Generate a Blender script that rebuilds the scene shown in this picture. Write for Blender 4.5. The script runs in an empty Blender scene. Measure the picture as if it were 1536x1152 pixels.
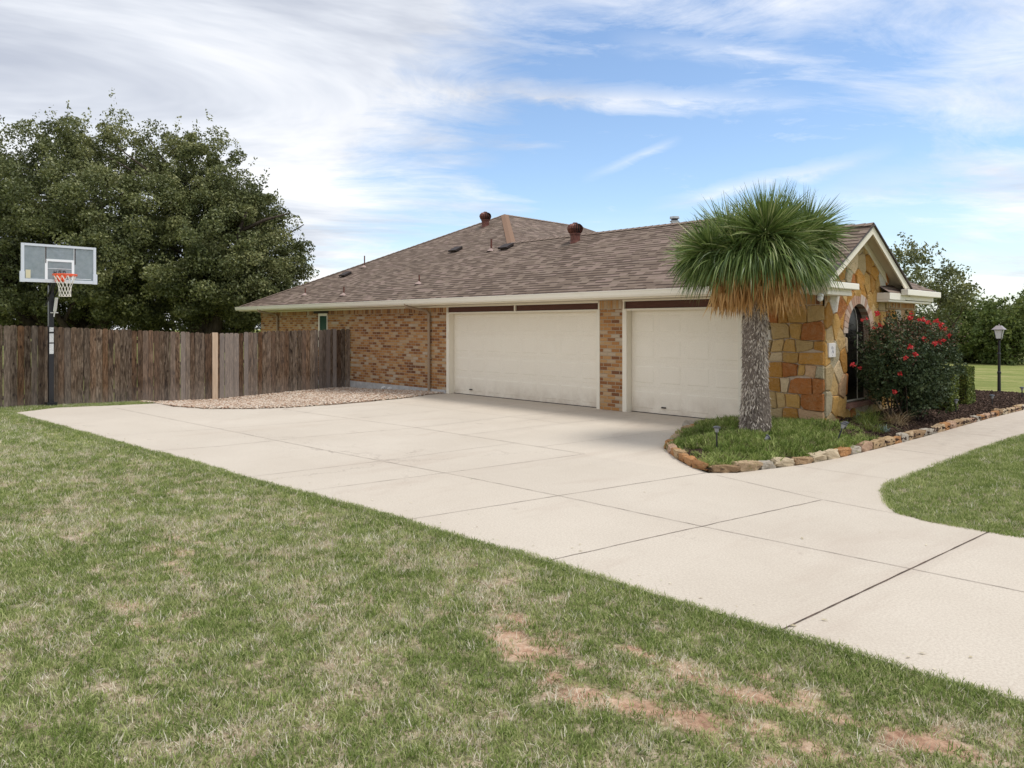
import bpy, math, random
import numpy as np
from mathutils import Vector, Matrix
R = math.radians
random.seed(7); rng = np.random.default_rng(7)
scene = bpy.context.scene
col = scene.collection
# ------------------------------------------------------------------ camera
CAM = (0.0, -12.34, 1.79)
FW = np.array([-0.717, 0.697]); RT = np.array([0.697, 0.717])
cd = bpy.data.cameras.new("camera"); cam = bpy.data.objects.new("camera", cd); col.objects.link(cam)
cam.location = CAM
cam.rotation_euler = (R(90), 0, math.atan2(0.717, 0.697))
cd.sensor_width = 36; cd.lens = 1100 / 1536 * 36
cd.shift_y = -(576 - 489) / 1536
cd.clip_start = 0.1; cd.clip_end = 2000
scene.camera = cam
scene.view_settings.view_transform = 'Standard'; scene.view_settings.look = 'None'
scene.view_settings.gamma = 1; scene.view_settings.exposure = 0.56
# ------------------------------------------------------------------ node helpers
class NT:
    def __init__(s, tree):
        s.t = tree; s.n = tree.nodes; s.l = tree.links
    def new(s, typ, **kw):
        n = s.n.new(typ)
        for k, v in kw.items(): setattr(n, k, v)
        return n
    def put(s, sock, v):
        if isinstance(v, bpy.types.NodeSocket): s.l.new(v, sock)
        elif v is not None:
            if isinstance(v, (tuple, list)) and len(v) == 3 and sock.type == 'RGBA': v = (*v, 1)
            sock.default_value = v
    def math(s, op, a, b=None, c=None, clamp=False):
        n = s.new('ShaderNodeMath', operation=op); n.use_clamp = clamp
        s.put(n.inputs[0], a); s.put(n.inputs[1], b)
        if c is not None: s.put(n.inputs[2], c)
        return n.outputs[0]
    def vmath(s, op, a, b=None):
        n = s.new('ShaderNodeVectorMath', operation=op); s.put(n.inputs[0], a); s.put(n.inputs[1], b)
        return n.outputs['Value'] if op in ('DOT_PRODUCT', 'LENGTH') else n.outputs[0]
    def mix(s, f, a, b, mode='MIX'):
        n = s.new('ShaderNodeMix', data_type='RGBA', blend_type=mode)
        s.put(n.inputs[0], f); s.put(n.inputs[6], a); s.put(n.inputs[7], b); return n.outputs[2]
    def noise(s, vec, scale, detail=3, rough=0.55, dist=0.0, out=0):
        n = s.new('ShaderNodeTexNoise'); s.put(n.inputs['Vector'], vec)
        n.inputs['Scale'].default_value = scale; n.inputs['Detail'].default_value = detail
        n.inputs['Roughness'].default_value = rough; n.inputs['Distortion'].default_value = dist
        return n.outputs[out]
    def ramp(s, f, stops, interp='LINEAR'):
        n = s.new('ShaderNodeValToRGB'); cr = n.color_ramp; cr.interpolation = interp
        while len(cr.elements) < len(stops): cr.elements.new(0.5)
        for e, (p, c) in zip(cr.elements, stops):
            e.position = p; e.color = (*c, 1) if len(c) == 3 else c
        s.put(n.inputs[0], f); return n.outputs[0]
    def mrange(s, v, a, b, c=0, d=1):
        n = s.new('ShaderNodeMapRange'); s.put(n.inputs[0], v)
        for i, x in enumerate((a, b, c, d)): n.inputs[i + 1].default_value = x
        return n.outputs[0]
    def sep(s, v):
        n = s.new('ShaderNodeSeparateXYZ'); s.put(n.inputs[0], v); return n.outputs
    def comb(s, x=0.0, y=0.0, z=0.0):
        n = s.new('ShaderNodeCombineXYZ')
        for i, v in enumerate((x, y, z)): s.put(n.inputs[i], v)
        return n.outputs[0]
    def white(s, vec):
        n = s.new('ShaderNodeTexWhiteNoise', noise_dimensions='3D'); s.put(n.inputs[0], vec); return n.outputs
def material(name, base=(0.5, 0.5, 0.5), rough=0.7, metal=0.0, fn=None, bump=None, spec=0.3):
    m = bpy.data.materials.new(name); m.use_nodes = True
    t = NT(m.node_tree); b = m.node_tree.nodes['Principled BSDF']
    b.inputs['Base Color'].default_value = (*base, 1); b.inputs['Roughness'].default_value = rough
    b.inputs['Metallic'].default_value = metal; b.inputs['Specular IOR Level'].default_value = spec
    if fn:
        c, h, dist = fn(t)
        if c is not None: t.put(b.inputs['Base Color'], c)
        if h is not None:
            n = t.new('ShaderNodeBump'); n.inputs['Distance'].default_value = dist; n.inputs['Strength'].default_value = 1
            t.put(n.inputs['Height'], h); t.l.new(n.outputs[0], b.inputs['Normal'])
    return m
def pos(t): return t.new('ShaderNodeNewGeometry').outputs['Position']
def uvn(t): return t.new('ShaderNodeTexCoord').outputs['UV']
# ------------------------------------------------------------------ world: sky with thin clouds
SUN_AZ = math.atan2(0.85, 0.55)     # from +Y towards +X
SUN_EL = R(64)
w = bpy.data.worlds.new("World"); scene.world = w; w.use_nodes = True
t = NT(w.node_tree); bg = w.node_tree.nodes['Background']; wout = w.node_tree.nodes['World Output']
sky = t.new('ShaderNodeTexSky', sky_type='NISHITA'); sky.sun_disc = False
sky.sun_elevation = SUN_EL; sky.sun_rotation = SUN_AZ; sky.air_density = 1.0; sky.dust_density = 0.5; sky.ozone_density = 2.6
t.l.new(sky.outputs[0], bg.inputs[0]); bg.inputs[1].default_value = 0.13
d = t.new('ShaderNodeTexCoord').outputs['Generated']
mp = t.new('ShaderNodeVectorRotate', rotation_type='Z_AXIS'); t.put(mp.inputs['Vector'], d); mp.inputs['Angle'].default_value = -math.atan2(0.717, 0.697)
dx, dy, dz = t.sep(mp.outputs[0])
zz = t.math('ADD', t.math('MAXIMUM', dz, 0.0), 0.10)
px = t.math('DIVIDE', dx, zz); py = t.math('DIVIDE', dy, zz)
# streaks lean: shear the cloud layer a little
pl = t.comb(t.math('MULTIPLY', t.math('ADD', px, t.math('MULTIPLY', py, 0.25)), 0.55), t.math('ADD', py, t.math('MULTIPLY', px, -0.22)), 3.1)
n1 = t.noise(pl, 0.85, 7, 0.60, 0.9)
n2 = t.noise(t.vmath('ADD', pl, (7.3, 2.2, 0.4)), 2.6, 8, 0.70, 1.2)
n3 = t.noise(t.comb(t.math('MULTIPLY', px, 0.28), py, 9.0), 0.42, 3, 0.5, 0.3)
def dirblob(x, y, r0, r1):         # 1 inside an angular region round a fixed sky direction
    v = Vector(((x - 768) / 1100, 1, (489 - y) / 1100)).normalized()
    dd = t.vmath('DOT_PRODUCT', mp.outputs[0], tuple(v))
    return t.mrange(dd, math.cos(r1), math.cos(r0), 0, 1)
blue = t.math('MAXIMUM', t.math('MAXIMUM', dirblob(900, 225, 0.05, 0.33), dirblob(1180, 300, 0.02, 0.26)), t.math('MULTIPLY', dirblob(640, 330, 0.0, 0.16), 0.9))
blue = t.math('MAXIMUM', blue, t.math('MULTIPLY', dirblob(1400, 380, 0.05, 0.25), 0.35))
blue = t.math('MAXIMUM', blue, t.math('MULTIPLY', dirblob(1150, 90, 0.02, 0.26), 0.35))
cov = t.math('ADD', t.math('MULTIPLY', n1, 0.75), t.math('MULTIPLY', n2, 0.45))
cov = t.math('ADD', cov, t.math('MULTIPLY', t.math('SUBTRACT', n3, 0.5), 0.5))
left = t.mrange(dx, -0.15, 0.25, 0.27, 0.13)
cov = t.math('ADD', cov, left)
cov = t.math('SUBTRACT', cov, t.math('MULTIPLY', blue, 0.31))
mask = t.mrange(cov, 0.50, 0.80, 0, 1)
hz = t.mrange(dz, 0.0, 0.16, 0.45, 0.0)
mask = t.math('MAXIMUM', mask, hz)
gy_ = t.math('MAXIMUM', dy, 0.05); su = t.math('DIVIDE', dx, gy_); sv_ = t.math('DIVIDE', dz, gy_)
wisp = t.noise(t.comb(t.math('MULTIPLY', su, 5.0), t.math('MULTIPLY', sv_, 16.0), 2.0), 1.6, 6, 0.68, 0.8)
def streak(x0, y0, x1, y1, w0, k):      # a thin wisp of cirrus lying between two fixed sky directions
    u0, v0, u1, v1 = (x0 - 768) / 1100, (489 - y0) / 1100, (x1 - 768) / 1100, (489 - y1) / 1100; L = math.hypot(u1 - u0, v1 - v0); cx_, cy_ = (u1 - u0) / L, (v1 - v0) / L
    a = t.math('ADD', t.math('MULTIPLY', t.math('SUBTRACT', su, u0), cx_), t.math('MULTIPLY', t.math('SUBTRACT', sv_, v0), cy_))
    b_ = t.math('ADD', t.math('MULTIPLY', t.math('SUBTRACT', su, u0), -cy_), t.math('MULTIPLY', t.math('SUBTRACT', sv_, v0), cx_))
    b_ = t.math('ADD', b_, t.math('MULTIPLY', t.math('SUBTRACT', wisp, 0.5), w0 / 1100 * 2.2))
    e = t.mrange(t.math('ABSOLUTE', b_), 0.0, w0 / 1100, 1, 0)
    q = t.math('MULTIPLY', t.mrange(a, -0.02, 0.10, 0, 1), t.mrange(a, L * 0.55, L, 1, 0))
    return t.math('MULTIPLY', t.math('MULTIPLY', e, q), t.math('MULTIPLY', t.mrange(wisp, 0.30, 0.62, 0.25, 1), k))
for st_ in ((600, 135, 1230, 156, 24, 0.85), (985, 312, 1360, 222, 17, 0.75), (890, 262, 1025, 206, 9, 0.6), (760, 215, 850, 220, 6, 0.6), (1190, 300, 1536, 250, 40, 0.45), (560, 250, 760, 236, 16, 0.6), (930, 60, 1250, 96, 26, 0.4)):
    mask = t.math('ADD', mask, streak(*st_))
mask = t.math('MINIMUM', mask, 0.96)
shade = t.noise(t.vmath('ADD', pl, (1.7, 5.2, 2.4)), 0.75, 6, 0.6, 0.7)
ccol = t.ramp(shade, [(0.37, (0.50, 0.535, 0.62)), (0.49, (0.74, 0.77, 0.83)), (0.61, (0.98, 0.98, 0.99))])
bg2 = t.new('ShaderNodeBackground'); t.l.new(ccol, bg2.inputs[0]); bg2.inputs[1].default_value = 0.78
ms = t.new('ShaderNodeMixShader'); t.l.new(mask, ms.inputs[0]); t.l.new(bg.outputs[0], ms.inputs[1]); t.l.new(bg2.outputs[0], ms.inputs[2])
t.l.new(ms.outputs[0], wout.inputs[0])
# ------------------------------------------------------------------ sun
sd = bpy.data.lights.new("sun", 'SUN'); sd.energy = 1.85; sd.angle = R(18); sd.color = (1.0, 0.96, 0.90)
sun = bpy.data.objects.new("sun", sd); col.objects.link(sun)
sv = Vector((math.sin(SUN_AZ) * math.cos(SUN_EL), math.cos(SUN_AZ) * math.cos(SUN_EL), math.sin(SUN_EL)))
sun.rotation_euler = sv.to_track_quat('Z', 'Y').to_euler(); sun.location = (0, 0, 30)
# ------------------------------------------------------------------ mesh builder and tagging
def tag(o, label=None, cat=None, group=None, kind=None):
    if label: o['label'] = label
    if cat: o['category'] = cat
    if group: o['group'] = group
    if kind: o['kind'] = kind
    return o
def empty(name, loc, label, cat, group=None):
    o = bpy.data.objects.new(name, None); col.objects.link(o); o.location = loc; o.empty_display_size = 0.2
    return tag(o, label, cat, group)
class MB:
    def __init__(s): s.v = []; s.f = []; s.c = []; s.cur = (1, 1, 1)
    def add(s, vs, fs):
        k = len(s.v); s.v += [tuple(p) for p in vs]; s.c += [s.cur] * len(vs)
        s.f += [tuple(i + k for i in f) for f in fs]
    def box(s, x0, x1, y0, y1, z0, z1, b=0.0):
        if b <= 0:
            s.add([(x, y, z) for x in (x0, x1) for y in (y0, y1) for z in (z0, z1)],
                  [(0, 1, 3, 2), (4, 6, 7, 5), (0, 4, 5, 1), (2, 3, 7, 6), (0, 2, 6, 4), (1, 5, 7, 3)]); return
        import bmesh
        bm = bmesh.new(); bmesh.ops.create_cube(bm, size=1)
        for v in bm.verts: v.co = Vector(((x0 + x1) / 2 + v.co.x * (x1 - x0), (y0 + y1) / 2 + v.co.y * (y1 - y0), (z0 + z1) / 2 + v.co.z * (z1 - z0)))
        bmesh.ops.bevel(bm, geom=bm.edges[:], offset=b, segments=2, affect='EDGES', profile=0.6)
        bm.verts.index_update(); s.add([v.co[:] for v in bm.verts], [[v.index for v in f.verts] for f in bm.faces]); bm.free()
    def obox(s, c, ax, ay, az, hx, hy, hz):      # oriented box
        c = Vector(c); ax = Vector(ax).normalized(); ay = Vector(ay).normalized(); az = Vector(az).normalized()
        s.add([c + ax * hx * i + ay * hy * j + az * hz * k for i in (-1, 1) for j in (-1, 1) for k in (-1, 1)],
              [(0, 1, 3, 2), (4, 6, 7, 5), (0, 4, 5, 1), (2, 3, 7, 6), (0, 2, 6, 4), (1, 5, 7, 3)])
    def tube(s, pts, rad, n=10, cap=True):
        pts = [Vector(p) for p in pts]; rr = rad if isinstance(rad, (list, tuple)) else [rad] * len(pts)
        vs = []; fs = []; up = None
        for i, p in enumerate(pts):
            dd = (pts[min(i + 1, len(pts) - 1)] - pts[max(i - 1, 0)]).normalized()
            if up is None: up = dd.orthogonal().normalized()
            up = (up - dd * up.dot(dd)).normalized(); sd_ = dd.cross(up)
            for k in range(n):
                a = 2 * math.pi * k / n; vs.append(p + (up * math.cos(a) + sd_ * math.sin(a)) * rr[i])
        for i in range(len(pts) - 1):
            for k in range(n): fs.append((i * n + k, i * n + (k + 1) % n, (i + 1) * n + (k + 1) % n, (i + 1) * n + k))
        if cap: fs.append(tuple(range(n))[::-1]); fs.append(tuple((len(pts) - 1) * n + k for k in range(n)))
        s.add(vs, fs)
    def lathe(s, prof, c, n=20, axis=None):
        vs = []; fs = []
        for (r, z) in prof:
            for k in range(n):
                a = 2 * math.pi * k / n; vs.append((c[0] + r * math.cos(a), c[1] + r * math.sin(a), c[2] + z))
        for i in range(len(prof) - 1):
            for k in range(n): fs.append((i * n + k, i * n + (k + 1) % n, (i + 1) * n + (k + 1) % n, (i + 1) * n + k))
        s.add(vs, fs)
    def prism(s, poly, y0, y1, ax='Y'):          # poly in the two other axes, extruded
        n = len(poly)
        f = (lambda a, b, y: (a, y, b)) if ax == 'Y' else ((lambda a, b, y: (y, a, b)) if ax == 'X' else (lambda a, b, y: (a, b, y)))
        s.add([f(a, b, y0) for a, b in poly] + [f(a, b, y1) for a, b in poly],
              [tuple(range(n)), tuple(range(n, 2 * n))[::-1]] + [(i, i + n, (i + 1) % n + n, (i + 1) % n) for i in range(n)])
    def build(s, name, mat, parent=None, smooth=False, uv=False, colors=False, fixn=True):
        me = bpy.data.meshes.new(name); me.from_pydata(s.v, [], s.f); me.update()
        if fixn:
            import bmesh
            bm = bmesh.new(); bm.from_mesh(me); bmesh.ops.recalc_face_normals(bm, faces=bm.faces[:]); bm.to_mesh(me); bm.free()
        if smooth: me.polygons.foreach_set('use_smooth', [True] * len(me.polygons))
        if colors:
            a = me.color_attributes.new('Col', 'FLOAT_COLOR', 'POINT')
            a.data.foreach_set('color', [x for c in s.c for x in (*c, 1)])
        if uv: add_uv(me)
        me.materials.append(mat)
        o = bpy.data.objects.new(name, me); col.objects.link(o)
        if parent is not None:
            o.parent = parent; bpy.context.view_layer.update(); o.matrix_parent_inverse = parent_matrix(parent).inverted()
        return o
def parent_matrix(p):
    m = p.matrix_basis.copy(); q = p
    while q.parent: m = q.parent.matrix_basis @ q.matrix_parent_inverse @ m if False else q.parent.matrix_basis @ q.matrix_parent_inverse @ m; q = q.parent
    return m
def add_uv(me):
    uvl = me.uv_layers.new(name='UVMap'); me.update()
    for p in me.polygons:
        n = p.normal
        if abs(n.z) > 0.98: u = Vector((1, 0, 0)); v = Vector((0, 1, 0))
        else:
            u = Vector((-n.y, n.x, 0)).normalized(); v = n.cross(u).normalized()
            if v.z < 0: v = -v
        for li in p.loop_indices:
            co = me.vertices[me.loops[li].vertex_index].co
            uvl.data[li].uv = (co.dot(u), co.dot(v))
def npmesh(name, V, F, mat, parent=None, colors=None, k=4, smooth=False):
    me = bpy.data.meshes.new(name); V = np.asarray(V, dtype=np.float32).reshape(-1, 3); F = np.asarray(F, dtype=np.int32).reshape(-1, k)
    me.vertices.add(len(V)); me.vertices.foreach_set('co', V.ravel())
    me.loops.add(F.size); me.loops.foreach_set('vertex_index', F.ravel())
    me.polygons.add(len(F)); me.polygons.foreach_set('loop_start', np.arange(0, F.size, k, dtype=np.int32))
    me.polygons.foreach_set('loop_total', np.full(len(F), k, dtype=np.int32))
    me.update(calc_edges=True)
    if smooth: me.polygons.foreach_set('use_smooth', [True] * len(me.polygons))
    if colors is not None:
        a = me.color_attributes.new('Col', 'FLOAT_COLOR', 'POINT'); c = np.ones((len(V), 4), dtype=np.float32); c[:, :3] = colors
        a.data.foreach_set('color', c.ravel())
    me.materials.append(mat)
    o = bpy.data.objects.new(name, me); col.objects.link(o)
    if parent is not None: o.parent = parent; o.matrix_parent_inverse = parent_matrix(parent).inverted()
    return o
# value noise in numpy
_lat = rng.random((256, 256))
def vnoise(x, y):
    x = np.asarray(x, float); y = np.asarray(y, float)
    xi = np.floor(x).astype(int); yi = np.floor(y).astype(int); fx = x - xi; fy = y - yi
    fx = fx * fx * (3 - 2 * fx); fy = fy * fy * (3 - 2 * fy)
    g = lambda a, b: _lat[a % 256, b % 256]
    return (g(xi, yi) * (1 - fx) + g(xi + 1, yi) * fx) * (1 - fy) + (g(xi, yi + 1) * (1 - fx) + g(xi + 1, yi + 1) * fx) * fy
def fbm(x, y, o=4):
    s = 0; a = 0.5; tot = 0
    for i in range(o):
        s = s + a * vnoise(x * 2 ** i + 17.3 * i, y * 2 ** i + 5.1 * i); tot += a; a *= 0.55
    return s / tot
def smooth(a, b, x): q = np.clip((x - a) / (b - a), 0, 1); return q * q * (3 - 2 * q)
# ------------------------------------------------------------------ materials
def f_concrete(t):
    p = pos(t)
    a = t.noise(p, 0.55, 4, 0.6); b = t.noise(p, 60, 4, 0.75); c = t.noise(p, 6, 4, 0.6)
    base = t.ramp(a, [(0.3, (0.535, 0.475, 0.395)), (0.7, (0.61, 0.55, 0.465))])
    base = t.mix(t.mrange(b, 0.42, 0.62, 0, 0.50), base, (0.38, 0.32, 0.26))
    base = t.mix(t.mrange(c, 0.56, 0.80, 0, 0.22), base, (0.42, 0.36, 0.30))
    st = t.noise(t.vmath('MULTIPLY', p, (0.9, 0.25, 1)), 1.6, 5, 0.65, 0.6)
    base = t.mix(t.mrange(st, 0.56, 0.74, 0, 0.42), base, (0.42, 0.34, 0.275))
    sx = t.sep(p)
    near_doors = t.math('MULTIPLY', t.mrange(sx[1], -2.6, -0.2, 0, 1), t.mrange(c, 0.35, 0.7, 0.15, 0.5))  # blotchy darker brown tone, growing stronger towards the garage doors
    base = t.mix(near_doors, base, (0.38, 0.31, 0.25))
    slab = t.white(t.comb(t.math('FLOOR', t.math('DIVIDE', sx[0], 1.72)), t.math('FLOOR', t.math('DIVIDE', t.math('ADD', sx[1], 0.2), 2.15)), 0.0))[0]
    base = t.mix(t.math('MULTIPLY', slab, 0.16), base, (0.40, 0.355, 0.30))
    spk = t.noise(p, 140, 2, 0.6); base = t.mix(t.mrange(spk, 0.60, 0.70, 0, 0.45), base, (0.26, 0.21, 0.17))
    v = t.new('ShaderNodeTexVoronoi', feature='DISTANCE_TO_EDGE'); t.put(v.inputs['Vector'], t.vmath('ADD', t.vmath('MULTIPLY', p, (0.45, 0.45, 0)), t.vmath('MULTIPLY', t.noise(p, 2.2, 5, 0.7, 0, 1), (0.55, 0.55, 0)))); v.inputs['Scale'].default_value = 1
    cr = t.math('MULTIPLY', t.mrange(v.outputs[0], 0.0, 0.0035, 1, 0), t.mrange(t.noise(p, 0.35, 2), 0.52, 0.60, 0, 0.55)); base = t.mix(cr, base, (0.24, 0.20, 0.17))
    tyre = t.noise(t.vmath('MULTIPLY', p, (1.5, 0.12, 1)), 1.3, 4, 0.6); base = t.mix(t.math('MULTIPLY', t.mrange(tyre, 0.55, 0.72, 0, 0.22), t.mrange(sx[1], -6, -2, 0, 1)), base, (0.33, 0.28, 0.24))
    spot = t.noise(p, 2.6, 3, 0.6, 0.5); base = t.mix(t.math('MULTIPLY', t.mrange(spot, 0.69, 0.76, 0, 0.5), t.mrange(t.noise(p, 0.4, 1), 0.4, 0.55, 0, 1)), base, (0.27, 0.22, 0.18))
    return base, t.math('ADD', b, t.math('MULTIPLY', c, 0.5)), 0.003
M = {}
M['concrete'] = material('concrete', rough=0.85, fn=f_concrete, spec=0.2)
M['joint'] = material('joint', rough=0.95, fn=lambda t: (t.ramp(t.noise(pos(t), 7, 4, 0.7), [(0.35, (0.40, 0.34, 0.29)), (0.62, (0.19, 0.16, 0.135))]), None, 0), spec=0.1)
M['joint_wide'] = material('joint_dark', rough=0.95, fn=lambda t: (t.ramp(t.noise(pos(t), 9, 4, 0.7), [(0.35, (0.14, 0.10, 0.08)), (0.7, (0.05, 0.04, 0.035))]), None, 0), spec=0.1)
def f_soil(t):
    p = pos(t); at = t.new('ShaderNodeAttribute', attribute_name='Col'); s = t.sep(at.outputs['Color'])
    n = t.noise(p, 24, 5, 0.7); n2 = t.noise(p, 3.0, 4, 0.6)
    g = t.ramp(n, [(0.35, (0.075, 0.085, 0.035)), (0.50, (0.20, 0.20, 0.10)), (0.66, (0.42, 0.34, 0.24))])
    st = t.ramp(n, [(0.34, (0.19, 0.135, 0.095)), (0.50, (0.42, 0.32, 0.23)), (0.68, (0.62, 0.53, 0.41))])
    di = t.ramp(t.mix(0.5, n, n2), [(0.36, (0.26, 0.145, 0.095)), (0.50, (0.44, 0.28, 0.19)), (0.64, (0.58, 0.43, 0.31))])
    c = t.mix(s[0], g, st); c = t.mix(s[1], c, di)
    far = t.ramp(t.math('ADD', t.math('MULTIPLY', t.noise(t.vmath('MULTIPLY', p, (0.5, 1.2, 1)), 0.8, 6, 0.7), 0.6), t.math('MULTIPLY', t.noise(p, 9, 5, 0.8), 0.4)), [(0.38, (0.13, 0.17, 0.045)), (0.50, (0.225, 0.245, 0.08)), (0.62, (0.36, 0.32, 0.15))])
    c = t.mix(s[2], c, far)
    return c, n, 0.02
M['soil'] = material('lawn_soil', rough=0.95, fn=f_soil, spec=0.05)
def leaf_material(name, stops, trans=0.25, rough=0.6, scale=1.2, spec=0.25, inst=False):
    m = bpy.data.materials.new(name); m.use_nodes = True; t = NT(m.node_tree); b = m.node_tree.nodes['Principled BSDF']; out = m.node_tree.nodes['Material Output']
    rnd = t.new('ShaderNodeObjectInfo').outputs['Random'] if inst else t.sep(t.new('ShaderNodeAttribute', attribute_name='Col').outputs['Color'])[0]
    n = t.noise(pos(t), scale, 3, 0.6)
    f = t.math('ADD', t.math('MULTIPLY', rnd, 0.6), t.math('MULTIPLY', n, 0.4))
    c = t.ramp(f, stops); t.l.new(c, b.inputs['Base Color']); b.inputs['Roughness'].default_value = rough; b.inputs['Specular IOR Level'].default_value = spec
    tr = t.new('ShaderNodeBsdfTranslucent'); t.l.new(c, tr.inputs[0]); mx = t.new('ShaderNodeMixShader'); mx.inputs[0].default_value = trans
    t.l.new(b.outputs[0], mx.inputs[1]); t.l.new(tr.outputs[0], mx.inputs[2]); t.l.new(mx.outputs[0], out.inputs[0])
    return m
M['grass'] = leaf_material('grass_blade', [(0.2, (0.115, 0.175, 0.036)), (0.5, (0.26, 0.325, 0.092)), (0.8, (0.52, 0.54, 0.25))], 0.35, 0.7, 0.9, 0.15, True)
M['straw'] = leaf_material('straw_blade', [(0.2, (0.46, 0.40, 0.26)), (0.5, (0.62, 0.56, 0.41)), (0.8, (0.76, 0.71, 0.58))], 0.25, 0.8, 0.9, 0.1, True)
M['cover'] = leaf_material('ground_cover_leaf', [(0.2, (0.10, 0.15, 0.03)), (0.5, (0.21, 0.28, 0.06)), (0.8, (0.40, 0.44, 0.16))], 0.3, 0.6, 1.5, 0.2, True)
M['coverdry'] = leaf_material('ground_cover_dry', [(0.2, (0.20, 0.16, 0.08)), (0.8, (0.40, 0.34, 0.20))], 0.3, 0.6, 1.5, 0.2, True)
M['oak'] = leaf_material('oak_leaf', [(0.15, (0.042, 0.055, 0.018)), (0.42, (0.10, 0.12, 0.042)), (0.62, (0.21, 0.225, 0.085)), (0.82, (0.40, 0.39, 0.18))], 0.22, 0.5, 0.7, 0.4)
M['wood_leaf'] = leaf_material('bright_tree_leaf', [(0.2, (0.045, 0.070, 0.018)), (0.45, (0.10, 0.14, 0.035)), (0.75, (0.22, 0.25, 0.075))], 0.25, 0.6, 0.6, 0.25)
M['bush'] = leaf_material('rose_leaf', [(0.15, (0.020, 0.036, 0.014)), (0.5, (0.045, 0.070, 0.026)), (0.8, (0.115, 0.14, 0.06))], 0.12, 0.6, 3, 0.3)
M['bushred'] = leaf_material('rose_young_leaf', [(0.2, (0.10, 0.045, 0.03)), (0.5, (0.17, 0.09, 0.05)), (0.8, (0.16, 0.16, 0.07))], 0.2, 0.5, 3, 0.4)
M['hedge'] = leaf_material('hedge_leaf', [(0.15, (0.055, 0.085, 0.018)), (0.5, (0.12, 0.16, 0.032)), (0.85, (0.28, 0.30, 0.07))], 0.2, 0.5, 3, 0.3)
M['yucca'] = leaf_material('yucca_leaf', [(0.15, (0.050, 0.085, 0.022)), (0.40, (0.11, 0.17, 0.040)), (0.64, (0.23, 0.30, 0.085)), (0.88, (0.50, 0.50, 0.27))], 0.15, 0.45, 2, 0.4)
M['skirt'] = leaf_material('yucca_dead_leaf', [(0.15, (0.22, 0.10, 0.03)), (0.42, (0.50, 0.28, 0.10)), (0.75, (0.76, 0.51, 0.24))], 0.2, 0.6, 4, 0.2)
M['fibre'] = leaf_material('trunk_fibre', [(0.15, (0.12, 0.09, 0.075)), (0.38, (0.40, 0.34, 0.29)), (0.70, (0.78, 0.69, 0.58))], 0.1, 0.8, 4, 0.1)
M['petal'] = leaf_material('rose_petal', [(0.1, (0.36, 0.012, 0.02)), (0.5, (0.60, 0.025, 0.035)), (0.9, (0.78, 0.14, 0.11))], 0.2, 0.5, 9, 0.3)
M['bark'] = material('bark', rough=0.95, fn=lambda t: (t.ramp(t.noise(t.vmath('MULTIPLY', pos(t), (8, 8, 2)), 1.5, 5, 0.7), [(0.3, (0.035, 0.028, 0.022)), (0.7, (0.12, 0.095, 0.075))]), t.noise(t.vmath('MULTIPLY', pos(t), (8, 8, 2)), 1.5, 5, 0.7), 0.05), spec=0.1)
def brickfn(bw, bh, vertical=False):
    def fn(t):
        s = t.sep(uvn(t)); u, v = s[0], s[1]
        row = t.math('FLOOR', t.math('DIVIDE', v, bh)); fv = t.math('SUBTRACT', t.math('DIVIDE', v, bh), row)
        off = t.math('MULTIPLY', t.math('MODULO', t.math('ABSOLUTE', row), 2.0), 0.0 if vertical else 0.5)
        uu = t.math('ADD', t.math('DIVIDE', u, bw), off); cx = t.math('FLOOR', uu); fu = t.math('SUBTRACT', uu, cx)
        wn = t.white(t.comb(cx, row, 1.0)); r1 = wn[0]
        big = t.noise(t.comb(u, v, 0), 0.9, 3, 0.5); rowr = t.noise(t.comb(t.math('MULTIPLY', u, 0.35), t.math('MULTIPLY', v, 3.2), 4.0), 1.2, 3, 0.6)
        f = t.math('ADD', t.math('MULTIPLY', r1, 0.62), t.math('ADD', t.math('MULTIPLY', big, 0.14), t.math('MULTIPLY', rowr, 0.30)))
        c = t.ramp(f, [(0.12, (0.10, 0.042, 0.026)), (0.28, (0.21, 0.085, 0.036)), (0.42, (0.33, 0.145, 0.05)), (0.57, (0.42, 0.21, 0.075)), (0.70, (0.45, 0.275, 0.13)), (0.82, (0.45, 0.345, 0.24)), (0.95, (0.50, 0.42, 0.33))])
        fine = t.noise(t.comb(u, v, 2), 45, 4, 0.7)
        c = t.mix(t.mrange(fine, 0.52, 0.75, 0, 0.35), c, (0.52, 0.40, 0.27))
        c = t.mix(t.mrange(fine, 0.45, 0.25, 0, 0.4), c, (0.10, 0.05, 0.035))
        mu, mv = 0.011 / bw, 0.011 / bh
        e = t.math('MINIMUM', t.math('DIVIDE', t.math('MINIMUM', fu, t.math('SUBTRACT', 1.0, fu)), mu / 1.6), t.math('DIVIDE', t.math('MINIMUM', fv, t.math('SUBTRACT', 1.0, fv)), mv / 1.6))
        e = t.math('ADD', e, t.math('MULTIPLY', t.math('SUBTRACT', fine, 0.5), 0.8)); m = t.mrange(e, 0.7, 1.2, 0, 1)
        c = t.mix(m, (0.44, 0.345, 0.24), c)
        return c, t.math('ADD', t.math('MULTIPLY', m, 1.0), t.math('MULTIPLY', fine, 0.35)), 0.008
    return fn
M['brick'] = material('brick', rough=0.9, fn=brickfn(0.215, 0.077), spec=0.15)
M['soldier'] = material('soldier_brick', rough=0.9, fn=brickfn(0.077, 0.215, True), spec=0.15)
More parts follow.
